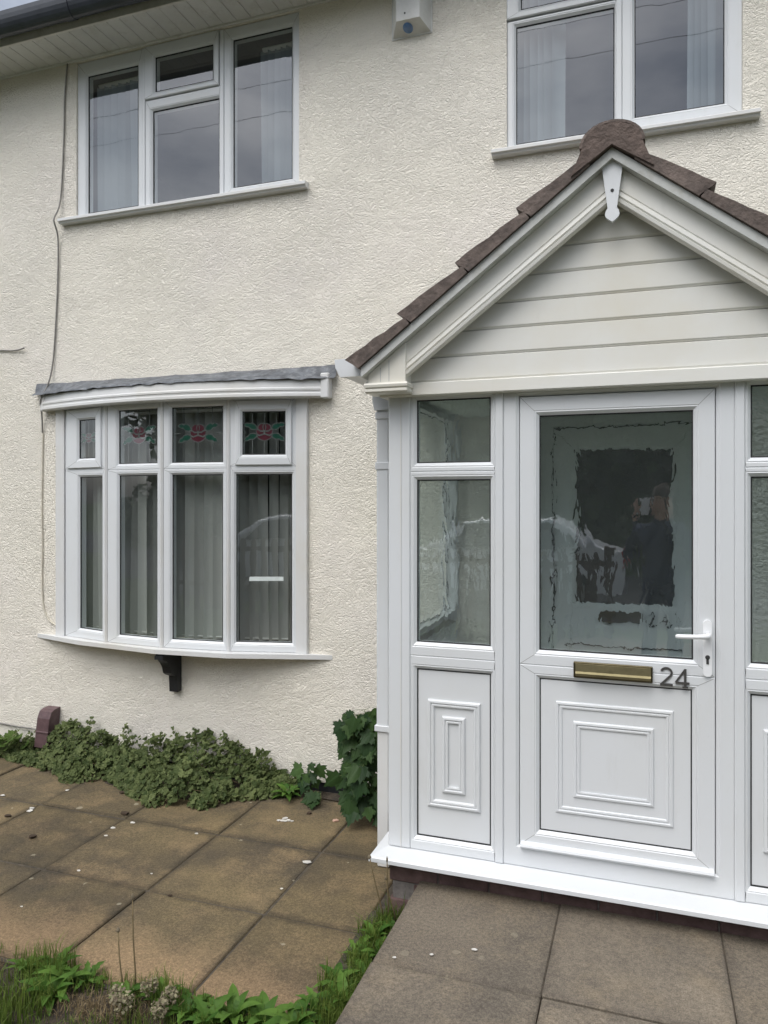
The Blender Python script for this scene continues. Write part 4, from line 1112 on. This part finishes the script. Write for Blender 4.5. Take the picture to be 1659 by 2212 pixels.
while len(pts) < 2100:
    y = -1.16 - (1.9 - 1.16) * r.random() ** .85; x = r.uniform(-1.115, -.908) if y < -1.3 else r.uniform(-1.06, -.908)
    if noise.noise((x * 14, y * 9, 2)) > -.25 + .25 * (x < -1.06): pts.append((x, y, .005))
blades(mb, pts, .025, .09, .0016, r, .85); blades(mb, [(x, y, z) for x, y, z in pts[:130]], .08, .13, .0018, r, .7)
tag(mb.build('verge_grass', 'grass_blade'), 'strip of bright green grass between the patio and the raised path', 'grass', kind='stuff')
lw = mobj('lawn', [(-4.5, -1.945, -.012), (-1.115, -1.945, -.012), (-1.115, -7.4, -.012), (-4.5, -7.4, -.012)], [(0, 1, 2, 3)], 'soil'); tag(lw, 'rough lawn in front of the patio', kind='structure')
mb = MB(); pts = []
while len(pts) < 6800:
    x = r.uniform(-3.0, -.92); y = -1.88 - r.random() ** 1.2 * .75
    dry = math.hypot((x + 1.84) / .12, (y + 2.06) / .07) < 1 or math.hypot((x + 2.40) / .14, (y + 2.0) / .08) < 1
    edge = -1.90 + .05 * noise.noise((x * 6, 0, 7))
    if y < edge and not dry and noise.noise((x * 10, y * 10, 5)) > -.32: pts.append((x, y, -.012))
blades(mb, pts, .03, .085, .0016, r, .8); tall = [p for p in pts if (p[0] < -1.98 and p[1] < -2.06) or math.hypot(p[0] + 1.60, p[1] + 1.93) < .07 or math.hypot(p[0] + 2.12, p[1] + 1.94) < .09]
blades(mb, tall, .08, .16, .0018, r, .75)
tag(mb.build('lawn_grass', 'grass_blade'), 'rough green lawn grass at the bottom left edge', 'grass', kind='stuff')
mb = MB(); pts = []
for k in range(800):
    c = r.choice(((-1.84, -2.06, .17, .09), (-1.84, -2.06, .17, .09), (-2.40, -2.0, .14, .07), (-1.70, -2.02, .12, .08)))
    pts.append((c[0] + r.gauss(0, .5) * c[2], c[1] + r.gauss(0, .5) * c[3], -.01))
blades(mb, pts, .015, .05, .0014, r, 1.6)
tag(mb.build('dead_grass', 'dry_grass'), 'patch of straw coloured dead grass in the lawn', 'grass', kind='stuff')
# --- leafy weeds
def weed_mesh(teeth, name='leaf'):
    vs = []; fs = []; n = 9
    for i in range(n + 1):
        t = i / n; wv = .15 * math.sin(math.pi * min(1, t ** .8)) ** .8 * (1 if not teeth else (1.15 if i % 2 else .62)) + .012
        z = .55 * t - .75 * t * t; y = t * (1 - .12 * t)
        vs += [(-wv, y, z + wv * .25), (0, y, z), (wv, y, z + wv * .25)]
    for i in range(n):
        for k in range(2): fs.append((i * 3 + k, i * 3 + k + 1, i * 3 + 4 + k, i * 3 + 3 + k))
    me = bpy.data.meshes.new(name); me.from_pydata(vs, [], fs); me.materials.append(M['weed_leaf']); me.update(); return me
WM = [weed_mesh(False), weed_mesh(True)]
def weed(label, group, base, n, size, kind, seed, name='weed'):
    r = random.Random(seed); t = thing(name, label, 'weed', base, group)
    for k in range(n):
        a = 6.28 * k / n + r.uniform(-.4, .4); up = r.uniform(.25, 1.3)
        put_leaf(t, WM[kind], Vector(base) + Vector((math.cos(a) * .006, math.sin(a) * .006, 0)), (math.cos(a), math.sin(a), up), (-math.cos(a) * up, -math.sin(a) * up, 1), size * r.uniform(.7, 1.15))
ORD = ['first', 'second', 'third', 'fourth', 'fifth', 'sixth', 'seventh', 'eighth', 'ninth', 'tenth', 'eleventh', 'twelfth', 'thirteenth', 'fourteenth', 'fifteenth']
def rank(items, key):
    o = sorted(range(len(items)), key=lambda i: key(items[i])); return {i: ORD[o.index(i)] for i in o}
def bearing(p): return p[0] / (p[1] + 4.2)
k = 0
WP = [(-1.03, -1.36, 9, .10, 0), (-1.05, -1.50, 8, .09, 1), (-.98, -1.60, 9, .11, 0), (-1.06, -1.68, 10, .10, 0), (-1.0, -1.76, 9, .12, 0), (-1.07, -1.83, 9, .10, 1), (-.96, -1.48, 8, .10, 0), (-.97, -1.28, 7, .09, 1)]
rk = rank(WP, lambda p: -p[1])
for i_, (x, y, n, s, kd) in enumerate(WP):
    weed('leafy weed in the grass strip beside the path, %s from the porch' % rk[i_], 'weeds along the path edge', (x, y, .004), n, s, kd, 40 + k); k += 1
WC = [(-1.33, -1.95, 12, .13, 0), (-1.22, -1.93, 10, .12, 0), (-1.12, -1.91, 10, .13, 0), (-1.40, -2.0, 9, .12, 1)]
rk = rank(WC, bearing)
for i_, (x, y, n, s, kd) in enumerate(WC):
    weed('bushy bright green weed at the near patio corner, %s from the left' % rk[i_], 'weeds at the near patio corner', (x, y, -.008), n, s, kd, 60 + k); k += 1
WL = [(-2.10, -1.95, 12, .11, 1), (-2.02, -1.98, 10, .12, 0), (-1.95, -1.95, 11, .10, 1), (-1.76, -1.96, 11, .09, 1), (-2.22, -1.97, 9, .10, 1), (-1.62, -1.95, 11, .10, 1), (-1.50, -1.97, 12, .11, 1), (-2.02, -2.06, 10, .13, 0), (-1.44, -1.93, 8, .08, 0)]
rk = rank(WL, bearing)
for i_, (x, y, n, s, kd) in enumerate(WL):
    weed('leafy dandelion-like weed on the lawn edge, %s from the left' % rk[i_], 'weeds along the lawn edge', (x, y, -.010), n, s, kd, 80 + k); k += 1
weed('small grassy weed at the foot of the wall beside the ivy', None, (-2.02, -.16, .002), 14, .13, 0, 99)
# --- seed stalks
def stalk(label, base, tip, hr, hl, seed, mat='dry_stem'):
    r = random.Random(seed); t = thing('seed_stalk', label, 'stalk', base); b, e = Vector(base), Vector(tip)
    pts = [b.lerp(e, q / 5) + Vector((math.sin(q) * .004, math.cos(q * 1.3) * .004, 0)) for q in range(6)]
    MB().tube(pts, [.0034, .0032, .003, .0028, .0025, .0023], 5).build('stem', mat, t, True)
    d = (pts[-1] - pts[-2]).normalized()
    MB().tube([pts[-1], pts[-1] + d * hl * .25, pts[-1] + d * hl * .6, pts[-1] + d * hl], [hr * .5, hr, hr * .9, hr * .25], 7).build('seed_head', 'seed_head', t, True)
stalk('short dry stalk with pale bud at the lawn edge', (-1.81, -1.93, -.01), (-1.849, -1.90, .175), .0075, .017, 1)
stalk('tallest dry seed stalk at the lawn edge', (-1.76, -1.92, -.01), (-1.80, -1.88, .295), .006, .022, 2)
stalk('bent pale stalk with round head at the corner of the porch sill', (-1.035, -1.23, .01), (-1.087, -1.25, .275), .008, .016, 3)
stalk('thin plantain stalk with dark head in front of the porch sill', (-1.02, -1.22, .01), (-1.010, -1.25, .272), .0042, .026, 4)
stalk('short plantain stalk growing by the brick plinth', (-.985, -1.22, .01), (-1.018, -1.24, .19), .0042, .02, 5)
# --- faded flower heads
def bloom(label, base, rad, seed):
    r = random.Random(seed); t = thing('flower_head', label, 'flower', base, None); b = Vector(base); mb = MB(); st_ = MB()
    for k in range(5): st_.tube([b, b + Vector((r.gauss(0, rad * .5), r.gauss(0, rad * .5), .045 + rad * .6))], .0015, 4, caps=False)
    for k in range(150):
        v = Vector((r.gauss(0, 1), r.gauss(0, 1), r.gauss(0, .8))).normalized() * rad * r.random() ** .4; p = b + Vector((0, 0, .05 + rad * .7)) + v
        x, y, z = frame(Vector((r.gauss(0, 1), r.gauss(0, 1), r.gauss(0, 1))), Vector((r.gauss(0, .5), r.gauss(0, .5), 1))); s = r.uniform(.0035, .0065)
        mb.add([p - x * s, p + y * s * 1.3, p + x * s, p - y * s], [(0, 1, 2, 3)])
    st_.build('stem', 'dry_stem', t); mb.build('petal', 'blossom', t)['kind'] = 'stuff'
bloom('pinkish faded flower head nearest the dry stalks', (-1.66, -1.97, -.01), .032, 21); bloom('faded beige flower head right of the dark grass tuft', (-1.56, -1.99, -.01), .030, 22)
bloom('creamy yellow flower cluster at the bottom edge of the lawn', (-1.69, -2.075, -.01), .040, 23); bloom('small creamy flower cluster at the bottom edge right of the larger one', (-1.555, -2.055, -.01), .030, 24)
bloom('tall faded flower cluster left of the creamy one', (-1.745, -2.04, -.01), .030, 25)
# --- litter on the slabs
def chip(name, label, cat, x, y, z, s, mat, seed, group, flatn=.25):
    r = random.Random(seed); n = r.randint(6, 9); poly = []
    for i in range(n):
        a = 2 * math.pi * i / n; rr = s * r.uniform(.6, 1.15); poly.append((x + math.cos(a) * rr * 1.25, y + math.sin(a) * rr * .85))
    o = fix(MB().prism(poly, z, z + max(.0025, s * flatn * .5), lambda a, b, d: (a + (d - z) * .5, b, d)).build(name, mat)); tag(o, label, cat, group)
k = 0
FL = [(-1.57, -.85, .022, 'white paint flake lying alone in the middle of the patio beside the porch'), (-2.73, -.85, .016, None), (-2.67, -.76, .015, None), (-3.33, -.82, .022, None), (-3.35, -.79, .016, None), (-2.70, -.94, .010, None),
                       (-3.35, -.51, .015, None), (-3.66, -.70, .018, None), (-2.57, -1.29, .009, None), (-2.22, -1.20, .007, None), (-1.57, -1.12, .007, None), (-2.26, -.76, .010, None), (-2.58, -1.63, .006, None)]
rk = rank(FL, bearing)
for i_, (x, y, s, lab) in enumerate(FL):
    s *= .85
    chip('paint_flake', lab or 'small white paint flake on the brown slabs, %s from the left' % rk[i_], 'paint flake', x, y, .003, s, 'flake', 200 + k, None if lab else 'paint flakes scattered on the patio'); k += 1
for q in range(9):
    chip('paint_flake', 'white crumb in the heap of flakes near the maple sapling', 'paint flake', -1.875 + rnd.gauss(0, .025), -.45 + rnd.gauss(0, .013), .003, rnd.uniform(.007, .015), 'flake', 300 + q, 'heap of white crumbs near the sapling', .8)
chip('pebble', 'pale orange pebble on the patio near the maple sapling', 'pebble', -1.62, -.37, .003, .015, 'skin', 331, None, 1.0)
for q, (x, y, s) in enumerate([(-.58, -1.53, .008), (-.72, -1.61, .007), (-.84, -1.67, .006)]):
    chip('pebble', 'tiny white speck on the grey path slabs, %s from the left' % ORD[2 - q], 'pebble', x, y, .153, s, 'flake', 350 + q, 'white specks on the path')
DL = [(-3.00, -.43, .020), (-2.79, -.68, .022), (-3.06, -1.08, .020), (-3.39, -.92, .018), (-2.02, -1.34, .010), (-1.80, -.33, .016)]
rk = rank(DL, bearing)
for q, (x, y, s) in enumerate(DL):
    chip('dead_leaf', 'dark brown dead leaf on the patio slabs, %s from the left' % rk[q], 'dead leaf', x, y, .003, s, 'dry_leaf', 400 + q, 'dead leaves on the patio', .9)

# ------------------------------------------------------------------ what the glass reflects: garden fence, car, street trees, photographer
fe = thing('picket_fence', 'brown picket fence at the front of the garden, reflected in the porch glass', 'fence', (-4.0, -7.5, -.05))
pk = fix(MB().prism([(-.048, 0), (.048, 0), (.048, 1.14), (.030, 1.20), (-.030, 1.20), (-.048, 1.14)], -.010, .010, lambda a, b, d: (a, d, b)).build('picket', 'fence_wood', fe, world=False))
k = 0; x = -8.0
while x < -.35:
    o = pk if k == 0 else pk.copy()
    if k: COL.objects.link(o); o.parent = fe
    o.location = (x + 4.0, 0, rnd.uniform(-.015, .015)); o.rotation_euler = (0, rnd.gauss(0, .008), 0); x += .185; k += 1
for z in (.35, .95): MB().box((-8.1, -7.535, z), (-.30, -7.511, z + .08)).build('rail', 'fence_wood', fe)
for x in (-8.0, -5.7, -3.4, -.40): MB().box((x - .045, -7.64, -.05), (x + .045, -7.536, 1.2)).build('post', 'fence_wood', fe)
car = thing('parked_car', 'white hatchback parked beyond the fence, reflected in the porch glass', 'car', (-2.2, -11.0, -.045))
def car_build(ox, oy, oz, L_=4.0):
    side = [(0, .30), (.02, .62), (.10, .88), (.75, .98), (1.35, 1.42), (1.9, 1.50), (2.9, 1.48), (3.62, 1.02), (3.95, .92), (4.0, .62), (3.97, .30)]
    rows = []
    for wz, inset in ((0, 0),):
        pass
    vs = []; fs = []; nS = len(side)
    for yy in (-.84, -.80, .80, .84):
        for (x, z) in side:
            tuck = .17 * max(0, (z - .95)) / .55; y = (abs(yy) - tuck) * (1 if yy > 0 else -1)
            zz = z - (.02 if abs(yy) > .82 and z > .95 else 0); vs.append((ox + x, oy + y, oz + zz))
    for j in range(3):
        for i in range(nS): fs.append((j * nS + i, j * nS + (i + 1) % nS, (j + 1) * nS + (i + 1) % nS, (j + 1) * nS + i))
    fs += [tuple(range(nS))[::-1], tuple(range(3 * nS, 4 * nS))]
    fix(mobj('body', vs, fs, 'car_white', car))
    for sgn in (-1, 1):
        def q(x, z): return (ox + x, oy + sgn * (.848 - .17 * max(0, z - .95) / .55), oz + z)
        for poly in ([(1.05, 1.0), (1.45, 1.38), (1.95, 1.43), (1.98, 1.0)], [(2.05, 1.0), (2.03, 1.43), (2.85, 1.41), (3.25, 1.10), (3.2, 1.0)]):
            mobj('window', [q(*p) for p in poly], [tuple(range(4 if len(poly) == 4 else 5))], 'car_glass', car)
        for xw in (.78, 3.22):
            wv = MB().prism([(ox + xw + .31 * math.cos(R(a)), oz + .31 + .31 * math.sin(R(a))) for a in range(0, 360, 20)], oy + sgn * .70, oy + sgn * .87, lambda a, b, d: (a, d, b)).build('wheel', 'tyre', car)
            MB().prism([(ox + xw + .20 * math.cos(R(a)), oz + .31 + .20 * math.sin(R(a))) for a in range(0, 360, 30)], oy + sgn * .86, oy + sgn * .88, lambda a, b, d: (a, d, b)).build('rim', 'alloy', wv)
        MB().box((ox - .012, oy + sgn * .45 - .0, oz + .68), (ox + .14, oy + sgn * .45 + sgn * .3, oz + .84)).build('headlight', 'lamp_clear', car)
        MB().box((ox + 3.86, oy + sgn * .52, oz + .72), (ox + 4.005, oy + sgn * .52 + sgn * .25, oz + .92)).build('tail_light', 'lamp_red', car)
car_build(-4.25, -11.0, .0)
for q_, (yy, zz_) in enumerate(((-6.0, 8.2), (-6.25, 7.86))):
    wp = [(-30 + 3 * i, yy, zz_ + .12 * ((i - 10) / 10) ** 2) for i in range(21)]
    tag(MB().tube(wp, .0028, 5).build('overhead_wire', 'gasket', None, True), 'overhead wire above the street, the %s one mirrored in the upper panes' % ('higher', 'lower')[q_], 'wire')
def street_tree():
    r = random.Random(77); t = thing('street_tree', 'leafy tree across the road, reflected in the porch glass', 'tree', (-6, -21, -.05), 'trees across the road')
    mb = MB(); b = Vector((-6, -21, -.05)); mb.tube([b, b + Vector((.1, 0, 2)), b + Vector((0, .1, 4.5)), b + Vector((.2, 0, 7))], [.28, .2, .14, .05], 8)
    for k in range(9):
        a = r.uniform(0, 6.28); z = r.uniform(1.8, 5.5); mb.tube([b + Vector((0, 0, z)), b + Vector((math.cos(a) * 1.1, math.sin(a) * 1.1, z + .7)), b + Vector((math.cos(a) * 2.2, math.sin(a) * 2.2, z + 1.8))], [.09, .06, .02], 6)
    mb.build('trunk', 'bark', t)
    mb = MB(); cl_ = [(r.gauss(0, 1.5), r.gauss(0, 1.5), r.uniform(1.2, 8.2), r.uniform(.8, 1.5)) for k in range(34)]
    for k in range(5200):
        c = r.choice(cl_); v = Vector((r.gauss(0, 1), r.gauss(0, 1), r.gauss(0, 1))).normalized() * c[3] * r.random() ** .4; p = b + Vector(c[:3]) + v
        x, y, z = frame(Vector((r.gauss(0, 1), r.gauss(0, 1), r.gauss(0, 1))), Vector((r.gauss(0, .6), r.gauss(0, .6), 1))); s = r.uniform(.11, .22)
        mb.add([p - x * s, p - y * s * 1.3, p + x * s, p + y * s * 1.5], [(0, 1, 2, 3)])
    mb.build('crown', 'tree_leaf', t); return t
tr = street_tree()
for (x, y, a, s) in [(-11, -22, 1, 1.05), (-1.6, -21.5, 2.1, .95), (2.6, -22.5, 3.3, 1.1), (7, -21.5, 4.2, 1.0), (-15.5, -22, 5.1, 1.1), (12, -22.5, .6, 1.1), (-3.9, -24, 2.7, 1.0), (-20, -22, 3.9, 1.1), (-8.6, -26, 1.7, 1.25), (.6, -26, .4, 1.25), (5, -26, 5.5, 1.3), (-13.5, -26.5, 2.2, 1.3)]:  # rearmost trees added to block sky gaps mirrored in the bow panes
    o = tr.copy(); COL.objects.link(o); o.location = (x, y, -.05); o.rotation_euler = (0, 0, a); o.scale = (s, s, s)
    for ch in tr.children:
        c = ch.copy(); COL.objects.link(c); c.parent = o
hb = MB()
r = random.Random(31)
for k in range(9000):
    x = r.uniform(-24, 16); zt = 1.9 + .3 * noise.noise((x * .8, 0, 2)); p = Vector((x, -18.2 + r.gauss(0, .35), r.uniform(0, zt)))
    a, b_, c = frame(Vector((r.gauss(0, 1), r.gauss(0, 1), r.gauss(0, 1))), Vector((0, 1, .5))); s = r.uniform(.07, .14); hb.add([p - a * s, p - b_ * s, p + a * s, p + b_ * s], [(0, 1, 2, 3)])
tag(hb.build('hedge', 'tree_leaf'), 'long dark hedge across the road, reflected in the glass', 'hedge', kind='stuff')

def person():
    fwd = Vector((-math.sin(R(19.18)), math.cos(R(19.18)), 0)); rt = Vector((fwd.y, -fwd.x, 0)); c = Vector(cam.location)
    org = c - fwd * .46; org.z = .152
    def W(x, y, z): return org + rt * x + fwd * y + Vector((0, 0, z))
    J = {}; V = []; E = []; RAD = []
    def add(p, r_, par=None):
        V.append(p); RAD.append(r_); i = len(V) - 1
        if par is not None: E.append((par, i))
        return i
    pel = add(W(0, 0, .93), (.165, .115)); sp1 = add(W(0, 0, 1.10), (.155, .11), pel); ch = add(W(0, 0, 1.30), (.18, .12), sp1); nk = add(W(0, .01, 1.44), (.075, .07), ch)
    nk2 = add(W(0, .03, 1.51), (.055, .055), nk); h1 = add(W(0, .05, 1.57), (.075, .085), nk2); h2 = add(W(0, .05, 1.66), (.078, .098), h1); h3 = add(W(0, .04, 1.72), (.055, .07), h2)
    for s in (-1, 1):
        sh = add(W(s * .19, 0, 1.38), (.065, .065), ch); el = add(W(s * .25, .10, 1.13), (.048, .048), sh); wr = add(W(s * .105, .35, 1.50), (.030, .030), el)
        pm = add(W(s * .085, .40, 1.56), (.034, .020), wr)
        for k in range(4):
            f1 = add(W(s * .075, .425, 1.575 + .020 * k), (.0085, .0085), pm); f2 = add(W(s * (.066 - .002 * k), .442, 1.582 + .021 * k), (.008, .008), f1); add(W(s * .048, .447, 1.584 + .021 * k), (.0065, .0065), f2)
        t1 = add(W(s * .062, .405, 1.590), (.010, .010), pm); add(W(s * .042, .418, 1.612), (.0085, .0085), t1)
        hp = add(W(s * .095, 0, .88), (.095, .10), pel); kn = add(W(s * .115, .02, .48), (.062, .065), hp); an = add(W(s * .12, -.02, .09), (.042, .045), kn); add(W(s * .13, .14, .035), (.042, .030), an)
    me = bpy.data.meshes.new('person'); me.from_pydata([tuple(v) for v in V], E, []); me.update()
    o = bpy.data.objects.new('person', me); COL.objects.link(o)
    sk = o.modifiers.new('skin', 'SKIN'); sk.use_smooth_shade = True
    for i, sv_ in enumerate(me.skin_vertices[0].data): sv_.radius = RAD[i]; sv_.use_root = (i == 0)
    ss = o.modifiers.new('sub', 'SUBSURF'); ss.levels = 1; ss.render_levels = 1
    bpy.context.view_layer.update()
    dg = bpy.context.evaluated_depsgraph_get(); m2 = bpy.data.meshes.new_from_object(o.evaluated_get(dg)); o.modifiers.clear(); o.data = m2
    m2.materials.clear(); m2.materials.append(M['navy_cloth']); m2.materials.append(M['skin']); m2.materials.append(M['tyre'])
    for p in m2.polygons:
        q = p.center - org; up = q.z; f_ = q.dot(fwd); p.use_smooth = True
        p.material_index = 1 if up > 1.485 or (f_ > .37 and up > 1.4) else (2 if up < .085 else 0)
    hv = [];
    hair = MB(); cen = W(0, .035, 1.665); nu, nv = 14, 8
    for j in range(nv + 1):
        for i in range(nu):
            a = 2 * math.pi * i / nu; e = math.pi / 2 * (1 - j / nv * (1.55 if math.cos(a) < .35 else 1.0) * .95)
            d = rt * math.sin(a) * .090 * math.cos(e) + fwd * math.cos(a) * .112 * math.cos(e) + Vector((0, 0, .105 * math.sin(e))); hv.append(cen + d)
    hf = [(j * nu + i, j * nu + (i + 1) % nu, (j + 1) * nu + (i + 1) % nu, (j + 1) * nu + i) for j in range(nv) for i in range(nu)]
    hobj = mobj('hair', hv, hf, 'hair', None, True); hobj.parent = o
    fb = MB()
    for s in (-1, 1):
        e = W(s * .032, .143, 1.645); fb.box((-.011, -.006, -.006), (.011, .006, .006), .003, mp=lambda x, y, z: tuple(e + rt * x + fwd * y + Vector((0, 0, z))))
    eo = fb.build('eye', 'hair'); eo.parent = o
    nb_ = MB().tube([W(0, .145, 1.650), W(0, .165, 1.605), W(0, .150, 1.598)], [.008, .014, .010], 6).build('nose', 'skin', None, True); nb_.parent = o
    mo = MB().box((-.024, -.005, -.006), (.024, .006, .006), .003, mp=lambda x, y, z: tuple(W(x, .142 + y, 1.565 + z))).build('mouth', 'lamp_red'); mo.parent = o
    tag(o, 'person in navy clothes holding up a phone, reflected in the porch glass', 'person')
    ph = thing('phone', 'pale phone held up by the person reflected in the glass', 'phone', tuple(c - fwd * .02))
    MB().box((-.038, -.005, -.080), (.038, .004, .080), .003, mp=lambda x, y, z: tuple(c - fwd * .024 + rt * x + fwd * y + Vector((0, 0, z - .055)))).build('phone_body', 'phone_case', ph)
person()
